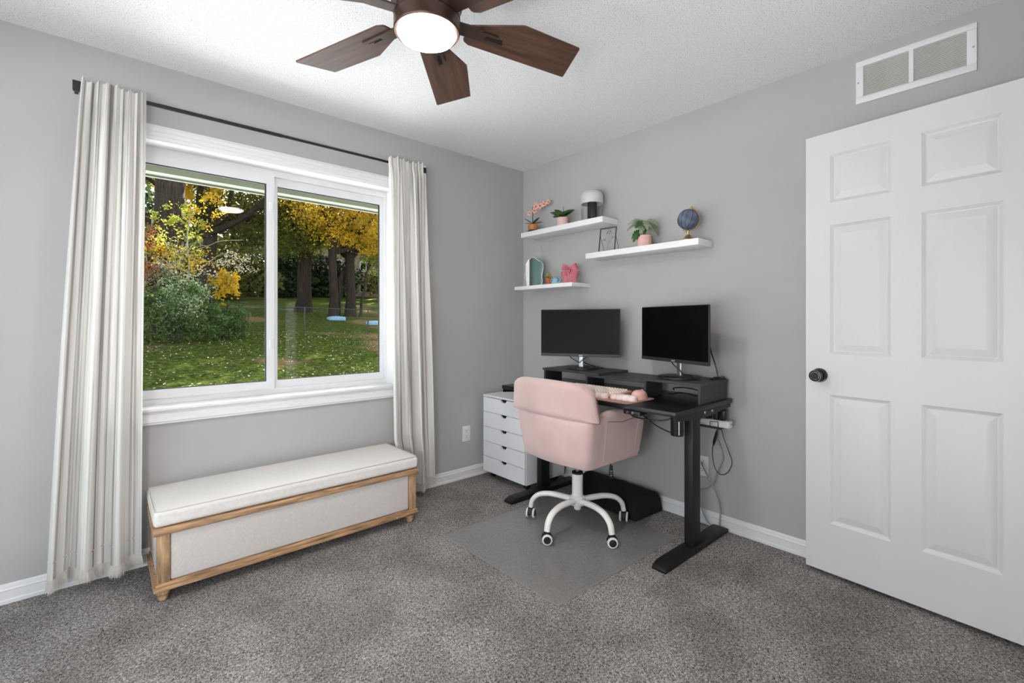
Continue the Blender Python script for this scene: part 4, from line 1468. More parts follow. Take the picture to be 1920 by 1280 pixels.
# column
MB().lathe([(0.012, 0.315), (0.012, 0.412)], 16).build('gas_lift', 'chrome', ch, local=True)
MB().lathe([(0.026, 0.300), (0.032, 0.302), (0.032, 0.312), (0.02, 0.316)], 24).build('collar', 'rubber_black', ch, local=True)
MB().lathe([(0.030, 0.125), (0.031, 0.13), (0.031, 0.298), (0.028, 0.301)], 28).build('column', 'chair_white', ch, local=True)
MB().lathe([(0.016, 0.095), (0.020, 0.10), (0.020, 0.118), (0.040, 0.124), (0.046, 0.134), (0.046, 0.165), (0.036, 0.176), (0.030, 0.178)], 28).build('hub', 'chair_white', ch, local=True)
MB().cbox((0, 0, 0.408), (0.16, 0.14, 0.012)).build('seat_plate', 'black_metal', ch, local=True, bevel=0.003)
leg0 = None
cast_parts = None
for k in range(5):
    A_ = RZ(R(187 + 72 * k))
    if leg0 is None:
        path = spline([(0.030, 0, 0.150), (0.10, 0, 0.158), (0.17, 0, 0.160), (0.235, 0, 0.145), (0.275, 0, 0.110), (0.288, 0, 0.064)], 5)
        leg0 = MB().tube(path, [0.021 - 0.004 * i / (len(path) - 1) for i in range(len(path))], 14, flat=0.8).build('leg', 'chair_white', ch, local=True, angle=60)
        leg0.matrix_local = A_
        lg = leg0
    else:
        lg = place(leg0, 'leg', ch, A_)
    sw = R([-49, 59, -121, 10, 95][k])
    C_ = A_ @ T(0.288, 0, 0) @ RZ(sw)
    if cast_parts is None:
        hood = MB()
        ol = [(0.029 * math.cos(R(a)), 0.030 + 0.031 * math.sin(R(a))) for a in range(-12, 193, 14)]
        hood.prism(ol, -0.014, 0.014, 'y')
        hd = hood.build('castor', 'rubber_black', ch, local=True, bevel=0.002)
        hd.matrix_local = C_
        parts = []
        for s_ in (-1, 1):
            parts.append(MB().lathe([(0.024, -0.006), (0.0275, -0.004), (0.0275, 0.004), (0.0245, 0.0065)], 28, mtx=T(0, s_ * 0.019, 0.0275) @ RX(R(90))).build('wheel', 'ring_white', hd, local=True))
            parts.append(MB().lathe([(0.0185, -0.008), (0.0195, -0.007), (0.0195, 0.007), (0.017, 0.0085)], 28, mtx=T(0, s_ * 0.019, 0.0275) @ RX(R(90))).build('wheel_cap', 'rubber_black', hd, local=True))
        parts.append(MB().lathe([(0.008, 0.058), (0.008, 0.075), (0.006, 0.078)], 12).build('stem', 'rubber_black', hd, local=True))
        cast_parts = (hd, parts)
    else:
        hd = place(cast_parts[0], 'castor', ch, C_)
        for p_ in cast_parts[1]:
            place(p_, p_.name.split('.')[0], hd, Matrix.Identity(4))
lv = MB().tube([(0.10, -0.12, 0.406), (0.125, -0.135, 0.385), (0.130, -0.138, 0.350)], 0.004, 8).build('height_lever', 'black_metal', ch, local=True)
tg = MB().prism([(-0.009, 0.0), (0.009, 0.0), (0.014, -0.062), (0.008, -0.074), (-0.008, -0.074), (-0.014, -0.062)], -0.004, 0.004, 'y', mtx=T(0.131, -0.138, 0.352) @ RZ(R(-42))).build('lever_grip', 'black_plastic', lv, local=True, bevel=0.0015)
for (z, n) in ((0.320, 0), (0.308, 1), (0.296, 2)):
    MB().tube([(0.006 * math.cos(2 * PI * q / 10) if n != 1 else -0.006 + 0.0012 * q, -0.0046, 0.003 * math.sin(2 * PI * q / 10) if n != 1 else 0) for q in range(11)], 0.0007, 4, mtx=T(0.131, -0.138, z) @ RZ(R(-42))).build('lever_mark', 'ring_white', tg, local=True)

# ------------------------------------------------------------------ floating shelves
SH = {}
for (nm, lab, x0, y0, y1, z1, th) in (
        ('top', 'uppermost white floating shelf, nearest the room corner', -0.172, -0.957, -0.155, 1.879, 0.038),
        ('mid', 'longest white floating shelf, carrying the globe', -0.172, -1.616, -0.812, 1.645, 0.037),
        ('low', 'lowest and shortest white floating shelf, carrying the pink bow', -0.200, -0.713, -0.110, 1.455, 0.028)):
    s_ = MB().box((x0, (y0 - y1) / 2, -th), (0, (y1 - y0) / 2, 0))
    single(s_, 'floating_shelf', 'shelf_white', (0, (y0 + y1) / 2, z1), lab, 'shelf', bevel=0.0015, group='floating wall shelves')
    SH[nm] = z1


def leaf_mesh(L_, W_, curl=0.25, fold=0.15, n=6, notch=0):
    """A leaf blade growing along +x from its stalk, drooping towards -z, two-sided with a midrib fold."""
    mb = MB()
    rows_ = []
    for i in range(n + 1):
        t_ = i / n
        w_ = W_ * 0.5 * math.sin(PI * min(1, t_ ** 0.75 * 0.97 + 0.03)) ** 0.8
        if notch and 0 < i < n and i % 2 == 0:
            w_ *= 0.62
        x = L_ * t_
        z = -curl * L_ * t_ * t_
        for (yy, dz_) in ((-w_, fold * w_), (0, 0), (w_, fold * w_)):
            rows_.append((x, yy, z + dz_))
    fs = []
    for i in range(n):
        for k in range(2):
            a = i * 3 + k
            fs.append((a, a + 1, a + 4, a + 3))
    th = 0.0008
    nb = len(rows_)
    vs = rows_ + [(x, y, z - th) for x, y, z in rows_]
    fs2 = fs + [tuple(nb + q for q in f_[::-1]) for f_ in fs]
    mb.add(vs, fs2)
    return mb


# ---- orchid built like a toy
zt_ = SH['top']
orc = thing('orchid', 'small pink orchid in a round copper pot on the top shelf', 'plant', (-0.120, -0.238, zt_))
orc.scale = (1.12, 1.12, 1.12)
MB().lathe([(0.030, 0.0), (0.036, 0.003), (0.038, 0.010), (0.022, 0.014)], 20).build('plinth', 'dark_wood', orc, local=True)
MB().lathe([(0.020, 0.014), (0.030, 0.018), (0.0345, 0.032), (0.034, 0.046), (0.031, 0.054), (0.029, 0.054), (0.027, 0.050), (0.01, 0.050)], 24).build('pot', 'copper_pot', orc, local=True, angle=50)
lf = leaf_mesh(0.075, 0.024, 0.05, 0.25)
lo = None
for (a, pit) in ((200, -36), (-20, -36), (160, -14), (20, -14)):
    M_ = T(0, 0, 0.058) @ RZ(R(a - 62)) @ RY(R(pit))
    if lo is None:
        lo = lf.build('leaf', 'leaf_dark', orc, local=True); lo.matrix_local = M_
    else:
        place(lo, 'leaf', orc, M_)
sd_ = Vector((0.55, -0.83, 0))
stem_pts = [(0, 0, 0.05), (0, 0, 0.11), (0.004, -0.006, 0.145), (0.022, -0.033, 0.185), (0.05, -0.075, 0.208), (0.074, -0.112, 0.212)]
MB().tube(spline(stem_pts, 5), 0.003, 6).build('stem', 'leaf_dark', orc, local=True)
MB().tube([(0, 0, 0.10), (0, 0.002, 0.178)], 0.0022, 6).build('stem', 'leaf_dark', orc, local=True)
fl0 = None
for (x, y, z, a, sc) in ((-0.004, 0.030, 0.138, 20, 0.9), (0.002, -0.014, 0.150, 60, 1.0), (0.010, -0.022, 0.178, 100, 1.0), (0.026, -0.046, 0.182, 10, 1.1), (0.040, -0.070, 0.192, 50, 1.0), (0.058, -0.094, 0.204, 30, 0.9), (0.018, -0.012, 0.196, 80, 0.8)):
    M_ = T(x, y, z) @ RZ(R(-150)) @ RY(R(90)) @ RZ(R(a)) @ Matrix.Scale(sc, 4)
    if fl0 is None:
        pm = MB()
        for k in range(5):
            pm.add([v for v in leaf_mesh(0.024, 0.014, -0.2, 0.2, 3).v], [f_ for f_ in leaf_mesh(0.024, 0.014, -0.2, 0.2, 3).f], RZ(R(72 * k)))
        fl0 = pm.build('flower', 'petal', orc, local=True); fl0.matrix_local = M_
        co0 = MB().lathe([(0.004, 0), (0.005, 0.003), (0.002, 0.007)], 8).build('flower_core', 'petal_core', fl0, local=True)
    else:
        f_ = place(fl0, 'flower', orc, M_)
        place(co0, 'flower_core', f_, Matrix.Identity(4))


def pot(parent, r, h, m_, local=True):
    MB().lathe([(r * 0.96, 0.0), (r, 0.002), (r, h - 0.002), (r * 0.985, h), (r * 0.90, h), (r * 0.89, h - 0.008), (r * 0.4, h - 0.008)], 28).build('pot', m_, parent, local=True, angle=40)
    MB().lathe([(r * 0.89, h - 0.0125), (r * 0.5, h - 0.006), (r * 0.1, h - 0.005)], 18).build('soil', 'soil', parent, local=True)


# ---- leafy plant in pale pink pot
pl1 = thing('potted_plant', 'broad leaved green plant in a pale pink pot on the top shelf', 'plant', (-0.120, -0.554, zt_))
pot(pl1, 0.041, 0.062, 'pot_pink')
l1 = None
for (a, pit, sc, up) in ((150, -12, 1.0, 0.070), (95, -4, 1.05, 0.072), (-55, -22, 1.0, 0.075), (-95, -10, 1.05, 0.074), (200, 8, 0.85, 0.066), (-140, 2, 0.8, 0.066), (30, -28, 0.9, 0.076), (-20, -35, 0.7, 0.078), (120, -35, 0.85, 0.076)):
    M_ = T(0, 0, up) @ RZ(R(a)) @ RY(R(pit - 8)) @ RX(R(52 * math.cos(R(a + 41)))) @ Matrix.Scale(sc, 4)
    if l1 is None:
        l1 = leaf_mesh(0.098, 0.058, 0.10, 0.20, 8).build('leaf', 'leaf_green', pl1, local=True); l1.matrix_local = M_
    else:
        place(l1, 'leaf', pl1, M_)
for a in range(0, 360, 60):
    MB().tube([(0, 0, 0.055), (0.012 * math.cos(R(a)), 0.012 * math.sin(R(a)), 0.075)], 0.004, 6).build('stalk', 'leaf_bright', pl1, local=True)
MB().tube([(0.002, -0.004, 0.06), (0.004, -0.006, 0.145)], [0.003, 0.0015], 6).build('stalk', 'leaf_dark', pl1, local=True)

# ---- mushroom lamp
lam = thing('table_lamp', 'mushroom table lamp with opal dome over a black cylinder on the top shelf', 'lamp', (-0.093, -0.806, zt_))
MB().lathe([(0.031, 0.0), (0.033, 0.002), (0.033, 0.126), (0.031, 0.130), (0.01, 0.131)], 32).build('base', 'black_powder', lam, local=True)
pr = [(0.0765, 0.118), (0.0775, 0.125), (0.0775, 0.160), (0.075, 0.178), (0.066, 0.196), (0.050, 0.208), (0.030, 0.214), (0.004, 0.2155)]
inn = [(0.003, 0.2125), (0.029, 0.211), (0.048, 0.205), (0.063, 0.193), (0.072, 0.177), (0.0745, 0.160), (0.0745, 0.125), (0.0745, 0.118)]
dm = MB()
n_ = 40
prof_ = pr + inn
for r_, z_ in prof_:
    for k in range(n_):
        dm.v.append(Vector((r_ * math.cos(2 * PI * k / n_), r_ * math.sin(2 * PI * k / n_), z_)))
for i in range(len(prof_)):
    j = (i + 1) % len(prof_)
    for k in range(n_):
        dm.f.append((i * n_ + k, i * n_ + (k + 1) % n_, j * n_ + (k + 1) % n_, j * n_ + k))
dm.build('shade', 'lamp_opal', lam, local=True, angle=60)
gc = MB()
for r_, z_ in ((0.0765, 0.0), (0.0765, 0.1178), (0.0750, 0.1178), (0.0750, 0.0)):
    for k in range(n_):
        gc.v.append(Vector((r_ * math.cos(2 * PI * k / n_), r_ * math.sin(2 * PI * k / n_), z_)))
for i in range(4):
    j = (i + 1) % 4
    for k in range(n_):
        gc.f.append((i * n_ + k, i * n_ + (k + 1) % n_, j * n_ + (k + 1) % n_, j * n_ + k))
gc.build('glass_body', 'clear_glass', lam, local=True, angle=60)

# ---- pressed flower frame
zt_ = SH['mid']
pf = thing('picture_frame', 'slim black glass frame with pressed blue flowers on the long shelf', 'picture frame', (-0.125, -0.953, zt_), R(-84))
# local x = to the viewer's right, y away; leaning back
LT = RX(R(-9))
FW, FH = 0.125, 0.168
f = MB()
for b_ in (((-FW / 2, -0.003, 0), (-FW / 2 + 0.005, 0.003, FH)), ((FW / 2 - 0.005, -0.003, 0), (FW / 2, 0.003, FH)), ((-FW / 2 + 0.005, -0.003, FH - 0.005), (FW / 2 - 0.005, 0.003, FH)), ((-FW / 2 + 0.005, -0.003, 0), (FW / 2 - 0.005, 0.003, 0.005))):
    f.box(b_[0], b_[1], LT)
fo = f.build('frame', 'frame_black', pf, local=True)
MB().box((-FW / 2 + 0.004, -0.0012, 0.004), (FW / 2 - 0.004, 0.0012, FH - 0.004), LT).build('glass', 'clear_glass', pf, local=True, smooth=False)
for x in (-FW / 2 + 0.006, FW / 2 - 0.002):
    MB().tube([(x, 0.016, 0.112), (x + (0.006 if x > 0 else 0.012), 0.052, 0.001)], 0.0016, 6).build('stand_leg', 'frame_black', pf, local=True)
st_ = MB()
for pth in ([(0.005, 0.006), (0.008, 0.05), (0.016, 0.10), (0.010, 0.130)], [(0.006, 0.03), (0.024, 0.075), (0.036, 0.095)], [(0.008, 0.052), (-0.006, 0.072), (-0.026, 0.086)], [(0.012, 0.08), (0.022, 0.062)]):
    st_.tube([LT @ Vector((a, -0.0020, b)) for a, b in pth], 0.0008, 5)
so_ = st_.build('pressed_stem', 'stem_grey', pf, local=True)
rnd = random.Random(5)
pet = None
spots = [(0.010 + rnd.gauss(0, 0.010), 0.140 + rnd.gauss(0, 0.006)) for _ in range(10)] + [(0.036 + rnd.gauss(0, 0.004), 0.098 + rnd.gauss(0, 0.010)) for _ in range(7)] + [(-0.022 + rnd.gauss(0, 0.009), 0.085 + rnd.gauss(0, 0.003)) for _ in range(6)] + [(-0.006, 0.128), (-0.008, 0.122)]
for (a, b) in spots:
    M_ = LT @ T(a, -0.0022, b) @ RY(R(rnd.uniform(0, 360)))
    if pet is None:
        pet = MB().prism([(-0.0045, 0), (0, -0.0030), (0.0045, 0), (0, 0.0030)], -0.0004, 0.0004, 'y').build('pressed_petal', 'flower_ink', pf, local=True); pet.matrix_local = M_
    else:
        place(pet, 'pressed_petal', pf, M_)

# ---- monstera
mo_ = thing('potted_plant', 'variegated drooping plant in a pink pot on the long shelf', 'plant', (-0.120, -1.239, zt_))
mo_.scale = (1.1, 1.1, 1.1)
pot(mo_, 0.041, 0.062, 'pot_pink_dark')
rnd = random.Random(21)
lg_ = [None, None]
for k, (a, z, r_, pit, sc, kind) in enumerate(((118, 0.135, 0.030, 8, 1.15, 1), (150, 0.148, 0.022, 0, 1.1, 1), (190, 0.140, 0.025, 18, 1.0, 0), (80, 0.155, 0.015, 6, 1.05, 1), (20, 0.150, 0.018, 10, 1.0, 0), (-25, 0.142, 0.028, 32, 1.1, 1), (-60, 0.140, 0.034, 42, 1.3, 1), (-90, 0.150, 0.020, 14, 1.0, 1), (-135, 0.140, 0.025, 26, 1.05, 1), (-160, 0.120, 0.02, 30, 1.0, 1), (130, 0.095, 0.030, 34, 0.9, 0), (160, 0.080, 0.030, 40, 0.95, 0), (-100, 0.110, 0.02, 38, 0.9, 1), (60, 0.125, 0.02, 24, 0.9, 0))):
    cx_, sx_ = math.cos(R(a)), math.sin(R(a))
    M_ = T(r_ * cx_, r_ * sx_, z) @ RZ(R(a)) @ RY(R(pit)) @ RX(R(40 * math.cos(R(a + 41)))) @ Matrix.Scale(sc, 4)
    if lg_[kind] is None:
        lg_[kind] = leaf_mesh(0.066, 0.044, 0.45, 0.2, 8, notch=1).build('leaf', ['leaf_green', 'leaf_grey'][kind], mo_, local=True)
        lg_[kind].matrix_local = M_
    else:
        place(lg_[kind], 'leaf', mo_, M_)
    MB().tube(spline([(0, 0, 0.055), (r_ * cx_ * 0.5, r_ * sx_ * 0.5, z * 0.75), (r_ * cx_, r_ * sx_, z)], 3), 0.0018, 5).build('stalk', 'leaf_bright', mo_, local=True)

# ---- globe
gl = thing('globe', 'small grey blue desk globe on a brass stand on the long shelf', 'globe', (-0.115, -1.525, zt_), R(-40))
gl.scale = (1.05, 1.05, 1.05)
MB().lathe([(0.046, 0.0), (0.046, 0.004), (0.040, 0.008), (0.022, 0.020), (0.014, 0.028), (0.008, 0.034), (0.007, 0.056), (0.004, 0.058)], 28).build('base', 'brass', gl, local=True, angle=40)
gc_ = Vector((0, 0, 0.118))
tilt = RY(R(16))
GM = T(*gc_) @ tilt
ball = MB()
nr = 20
ball.lathe([(max(0.0004, 0.055 * math.sin(PI * i / nr)), -0.055 * math.cos(PI * i / nr)) for i in range(nr + 1)], 32, mtx=GM)
bo = ball.build('ball', 'globe_blue', gl, local=True, angle=60)
for k in range(12):
    pts = [(0.0553 * math.sin(PI * i / 14) * math.cos(2 * PI * k / 12), 0.0553 * math.sin(PI * i / 14) * math.sin(2 * PI * k / 12), -0.0553 * math.cos(PI * i / 14)) for i in range(1, 14)]
    MB().tube(pts, 0.0012, 5, mtx=GM).build('meridian_line', 'globe_line', bo, local=True)
pts = [(0.064 * math.cos(R(a)), 0, 0.064 * math.sin(R(a))) for a in range(-98, 99, 7)]
MB().tube(pts, 0.0032, 8, flat=1.6, mtx=GM).build('meridian_arm', 'brass', gl, local=True)
MB().lathe([(0.003, -0.074), (0.005, -0.070), (0.003, -0.056)], 10, mtx=GM).build('pivot', 'brass', gl, local=True)
MB().lathe([(0.003, 0.056), (0.0045, 0.066), (0.0055, 0.072), (0.003, 0.077)], 10, mtx=GM).build('finial', 'brass', gl, local=True)

# ---- wavy mirror
zt_ = SH['low']
mr = thing('desk_mirror', 'wavy edged standing mirror with a clear back plate on the lowest shelf', 'mirror', (-0.130, -0.268, zt_), R(-70))
mr.scale = (1.2, 1.2, 1.18)
wavy = [(-0.040, 0.001), (-0.046, 0.04), (-0.050, 0.09), (-0.052, 0.14), (-0.044, 0.168), (-0.026, 0.186), (-0.006, 0.190), (0.012, 0.178), (0.028, 0.166), (0.046, 0.158), (0.058, 0.140), (0.060, 0.112), (0.053, 0.085), (0.050, 0.062), (0.055, 0.036), (0.050, 0.016), (0.040, 0.001)]
sp_ = [(p_.x, p_.y) for p_ in spline([(a, b, 0) for a, b in wavy], 4)]
MB().prism(sp_, 0.0, 0.004, 'y').build('mirror_glass', 'mirror', mr, local=True, smooth=False)
ed = MB().tube([(a, 0.002, b) for a, b in sp_], 0.0026, 6).build('edge', 'acrylic_white', mr, local=True)
MB().prism([(-0.056, 0.001), (-0.062, 0.09), (-0.062, 0.150), (-0.046, 0.176), (-0.036, 0.182), (-0.036, 0.001)], -0.004, 0.0005, 'y').build('side_band', 'acrylic_white', mr, local=True, bevel=0.001)
back = [(-0.045, 0.001), (-0.088, 0.06), (-0.086, 0.09), (-0.060, 0.13), (-0.052, 0.16), (0.02, 0.16), (0.03, 0.08), (0.03, 0.001)]
MB().prism(back, 0.030, 0.033, 'y').build('back_plate', 'clear_glass', mr, local=True, smooth=False)
MB().tube([(a, 0.0315, b) for a, b in back[:5]], 0.0012, 5).build('plate_edge', 'acrylic_white', mr, local=True)
MB().box((-0.07, -0.006, 0), (0.05, 0.036, 0.0015)).build('foot_plate', 'frame_black', mr, local=True)

# ---- tiny succulent, tiny watering can, ribbon bow
su = thing('tiny_succulent', 'tiny yellow green succulent in a terracotta pot on the lowest shelf', 'plant', (-0.155, -0.446, zt_))
su.scale = (1.35, 1.35, 1.35)
MB().lathe([(0.013, 0.0), (0.016, 0.022), (0.018, 0.022), (0.0185, 0.036), (0.015, 0.036), (0.006, 0.034)], 18).build('pot', 'terracotta', su, local=True, angle=40)
rnd = random.Random(2)
s0 = t0 = None
for k in range(26):
    a = 360 * k * 0.381966
    pit = -75 + 70 * (k / 25)
    M_ = T(0, 0, 0.038) @ RZ(R(a)) @ RY(R(pit)) @ Matrix.Scale(0.8 + 0.5 * rnd.random(), 4)
    tip = k % 4 == 3
    if tip and t0 is None:
        t0 = leaf_mesh(0.026, 0.008, 0.1, 0.4, 4).build('leaf', 'succulent_tip', su, local=True); t0.matrix_local = M_
    elif tip:
        place(t0, 'leaf', su, M_)
    elif s0 is None:
        s0 = leaf_mesh(0.024, 0.010, 0.1, 0.4, 4).build('leaf', 'succulent', su, local=True); s0.matrix_local = M_
    else:
        place(s0, 'leaf', su, M_)
wc = thing('toy_watering_can', 'tiny pale blue watering can ornament next to the succulent', 'ornament', (-0.160, -0.520, zt_), R(-70))
wc.scale = (1.25, 1.25, 1.25)
MB().lathe([(0.014, 0), (0.019, 0.004), (0.021, 0.014), (0.019, 0.026), (0.012, 0.034), (0.010, 0.035)], 22).build('body', 'toy_blue', wc, local=True, angle=50)
MB().tube(spline([(0.016, 0, 0.008), (0.028, 0, 0.014), (0.034, 0, 0.030)], 4), [0.006, 0.0055, 0.005, 0.0045, 0.004, 0.004, 0.0045, 0.005, 0.006], 10).build('spout', 'toy_blue', wc, local=True)
MB().tube(spline([(-0.014, 0, 0.030), (-0.028, 0, 0.028), (-0.030, 0, 0.014), (-0.018, 0, 0.006)], 5), 0.0028, 8).build('handle', 'toy_blue', wc, local=True)

bw = thing('ribbon_bow', 'pink ribbon bow ornament standing at the end of the lowest shelf', 'ornament', (-0.145, -0.645, zt_), R(-50))
# local x to viewer's right, y away


def ribbon(outline, y0, y1, nm, par, m_='bow_pink'):
    return MB().prism(outline, y0, y1, 'y').build(nm, m_, par, local=True, bevel=0.0015, seg=1)


for sx in (-1, 1):
    ribbon([(sx * 0.006, 0.078), (sx * 0.004, 0.0), (sx * 0.050, 0.0), (sx * 0.036, 0.070)], -0.014, 0.014, 'tail', bw)
    MB().tube([(sx * 0.006, -0.0145, 0.078), (sx * 0.004, -0.0145, 0.002)], 0.0016, 5).build('tail_edge', 'bow_edge', bw, local=True)


def loop(sx, zc, tilt, L_, Wd, hz_):
    """A rolled ribbon loop: a closed band, its width standing upright."""
    n = 22
    pts = []
    for k in range(n):
        t_ = 2 * PI * k / n
        pts.append((L_ * 0.5 * (1 - math.cos(t_)), Wd * math.sin(t_) * (0.25 + 0.75 * (0.5 - 0.5 * math.cos(t_)))))
    mb = MB()
    FM = T(0, -0.004, zc) @ RY(-tilt if sx > 0 else tilt)
    for (x, y) in pts:
        w_ = hz_ * (0.45 + 0.55 * min(1, x / L_ * 2))
        for (k, z) in ((1.0, -w_), (1.0, w_), (0.90, w_), (0.90, -w_)):
            mb.v.append(FM @ Vector((sx * (L_ / 2 + (x - L_ / 2) * k), y * k, z)))
    for i in range(n):
        j = (i + 1) % n
        for k in range(4):
            mb.f.append((i * 4 + k, j * 4 + k, j * 4 + (k + 1) % 4, i * 4 + (k + 1) % 4))
    o = mb.build('loop', 'bow_pink', bw, local=True, angle=50)
    bm = bmesh.new(); bm.from_mesh(o.data); bmesh.ops.recalc_face_normals(bm, faces=bm.faces); bm.to_mesh(o.data); bm.free()
    for s_ in (-1, 1):
        e_ = [tuple(FM @ Vector((sx * x, y, s_ * hz_ * (0.45 + 0.55 * min(1, x / L_ * 2))))) for (x, y) in pts]
        MB().tube(e_ + [e_[0]], 0.0011, 5).build('loop_edge', 'bow_edge', o, local=True)


loop(1, 0.100, R(24), 0.058, 0.022, 0.021)
loop(1, 0.076, R(-10), 0.064, 0.024, 0.020)
loop(-1, 0.098, R(20), 0.056, 0.022, 0.020)
loop(-1, 0.074, R(-14), 0.060, 0.024, 0.019)
MB().roundbox((0, -0.006, 0.087), (0.016, 0.036, 0.026), 0.006, 3).build('knot', 'bow_pink', bw, local=True)

# ------------------------------------------------------------------ floor lamp added out of view for fill light
ul = thing('fill_lamp', 'globe lamp added unseen in the rear corner for fill light', 'lamp', (-3.10, -2.55, 0))
MB().lathe([(0.14, 0), (0.14, 0.02), (0.10, 0.03), (0.02, 0.035)], 28).build('base', 'black_metal', ul, local=True)
MB().lathe([(0.012, 0.03), (0.012, 0.93)], 14).build('pole', 'black_metal', ul, local=True)
MB().lathe([(max(0.002, 0.16 * math.sin(PI * i / 14)), 1.08 - 0.16 * math.cos(PI * i / 14)) for i in range(15)], 28).build('globe_shade', 'fill_light', ul, local=True)
# ------------------------------------------------------------------ the garden outside
def leaf_cloud(blobs, n, size, seed, flat=0.0):
    """Many small leaf quads scattered through ellipsoid blobs (cx, cy, cz, rx, ry, rz, weight)."""
    rnd = random.Random(seed)
    vs, fs = [], []
    tot = sum(b[6] for b in blobs)
    for b in blobs:
        cnt = int(n * b[6] / tot)
        subs = []
        for _ in range(max(3, cnt // 40)):
            while True:
                p = Vector((rnd.uniform(-1, 1), rnd.uniform(-1, 1), rnd.uniform(-1, 1)))
                if p.length <= 1: break
            subs.append(p)
        for _ in range(cnt):
            s = rnd.choice(subs)
            p = s + Vector((rnd.gauss(0, 0.16), rnd.gauss(0, 0.16), rnd.gauss(0, 0.12)))
            c = Vector((b[0] + p.x * b[3], b[1] + p.y * b[4], b[2] + p.z * b[5]))
            a = Vector((rnd.gauss(0, 1), rnd.gauss(0, 1), rnd.gauss(0, 1))).normalized()
            u = a.orthogonal().normalized()
            u.rotate(Matrix.Rotation(rnd.uniform(0, 6.28), 3, a))
            w = a.cross(u)
            L = size * rnd.uniform(0.6, 1.3)
            k = len(vs)
            vs += [c - u * L * 0.5, c + w * L * 0.36, c + u * L * 0.55, c - w * L * 0.36]
            fs.append((k, k + 1, k + 2, k + 3))
    mb = MB()
    mb.v = vs
    mb.f = fs
    return mb


def tree(name, label, base, trunk, branches, crowns, lean=(0, 0), h=9.0, m_bark='bark', group='garden trees', cat='tree'):
    """base xy; trunk (r0, r1); branches: list of point lists; crowns: list of (blobs, n, size, material, seed)."""
    z0 = gz(*base) - 0.15
    t = thing(name, label, cat, (base[0], base[1], z0), group=group)
    n = 9
    path = [(base[0] + lean[0] * k / n + 0.05 * math.sin(k * 1.7), base[1] + lean[1] * k / n, z0 + h * k / n) for k in range(n + 1)]
    rr = [trunk[0] * (1.35 if k == 0 else 1) + (trunk[1] - trunk[0]) * k / n for k in range(n + 1)]
    tr = MB().tube(path, rr, 12).build('trunk', m_bark, t, angle=80)
    for br in branches:
        pts = spline(br, 4)
        r0 = br_r = trunk[1] * 0.8
        MB().tube(pts, [max(0.012, r0 * (1 - 0.85 * i / len(pts))) for i in range(len(pts))], 6).build('branch', m_bark, tr)
    for (blobs, cnt, size, m_, seed) in crowns:
        leaf_cloud(blobs, cnt, size, seed).build('crown', m_, t, smooth=False, kind='stuff')
    return t


def twigs(base, z, n, L, seed, up=0.6):
    rnd = random.Random(seed)
    out = []
    for _ in range(n):
        a = rnd.uniform(0, 2 * PI)
        d = Vector((math.cos(a), math.sin(a), rnd.uniform(up * 0.4, up * 1.4)))
        p = Vector((base[0], base[1], z + rnd.uniform(-0.4, 0.8)))
        l = L * rnd.uniform(0.6, 1.2)
        out.append([tuple(p), tuple(p + d * l * 0.4 + Vector((rnd.gauss(0, .1), rnd.gauss(0, .1), rnd.gauss(0, .1))) * L * .4), tuple(p + d * l * 0.75 + Vector((0, 0, rnd.uniform(-.1, .25) * L))), tuple(p + d * l + Vector((rnd.gauss(0, .1), rnd.gauss(0, .1), rnd.uniform(-.1, .2))) * L)])
    return out


# big dark trunk in front, its crown out of sight overhead to shade the lawn
tree('tree', 'thick dark trunk rising past the top of the left pane', (-0.72, 20.2), (0.52, 0.46), twigs((-0.7, 20.2), 8.0, 5, 3.5, 3), [
    ([(-0.5, 21.0, 12.5, 5.0, 4.0, 2.2, 1)], 4200, 0.30, 'foliage_olive', 2)], h=12)
# slender saplings and sprays in front of it
tree('sapling', 'thin pale sapling with lime sprays in front of the thick trunk', (-0.35, 18.4), (0.045, 0.02), twigs((-0.35, 18.4), 3.0, 12, 1.7, 8), [
    ([(-1.05, 18.4, 5.15, .5, .4, .45, 1), (-0.25, 18.4, 5.2, .5, .4, .5, 1), (-0.6, 18.4, 4.0, .9, .5, 1.0, 2)], 1300, 0.085, 'foliage_lime', 4),
    ([(-0.8, 18.4, 3.5, 1.1, .5, .9, 1), (0.4, 18.4, 5.4, .8, .4, .8, .8)], 1100, 0.085, 'foliage_yellow', 5)], h=5.4, m_bark='bark_pale', lean=(0.1, 0))
tree('sapling', 'bare pale sapling with tan leaves at the left of the left pane', (-1.75, 18.8), (0.05, 0.02), twigs((-1.6, 18.8), 2.4, 16, 1.9, 18), [
    ([(-1.6, 18.8, 4.0, .7, .6, 1.2, 1)], 900, 0.10, 'foliage_rust', 14), ([(-0.9, 18.6, 3.2, 1.3, .6, .9, 1), (1.0, 18.8, 3.3, 1.0, .5, .9, .8)], 1500, 0.075, 'litter', 15)], h=4.8, m_bark='bark_pale', lean=(0.4, 0))
tree('tree', 'dark maple with wide branches behind the left pane', (1.45, 27.5), (0.40, 0.26), twigs((1.4, 27.5), 6.2, 9, 5.5, 6, 0.35), [
    ([(3.2, 27.5, 8.6, 2.6, 2, 2.3, 2), (5.2, 28, 7.4, 2.6, 2, 2.2, 2), (0.4, 27.5, 9.2, 2.0, 2, 1.6, 1)], 11000, 0.17, 'foliage_olive', 7),
    ([(0.6, 25.5, 8.2, 1.2, 1, 1.1, 1), (2.6, 25.5, 8.8, 1.3, 1, .8, 1)], 1400, 0.20, 'foliage_yellow', 8)], h=8.5, lean=(0.5, 0))
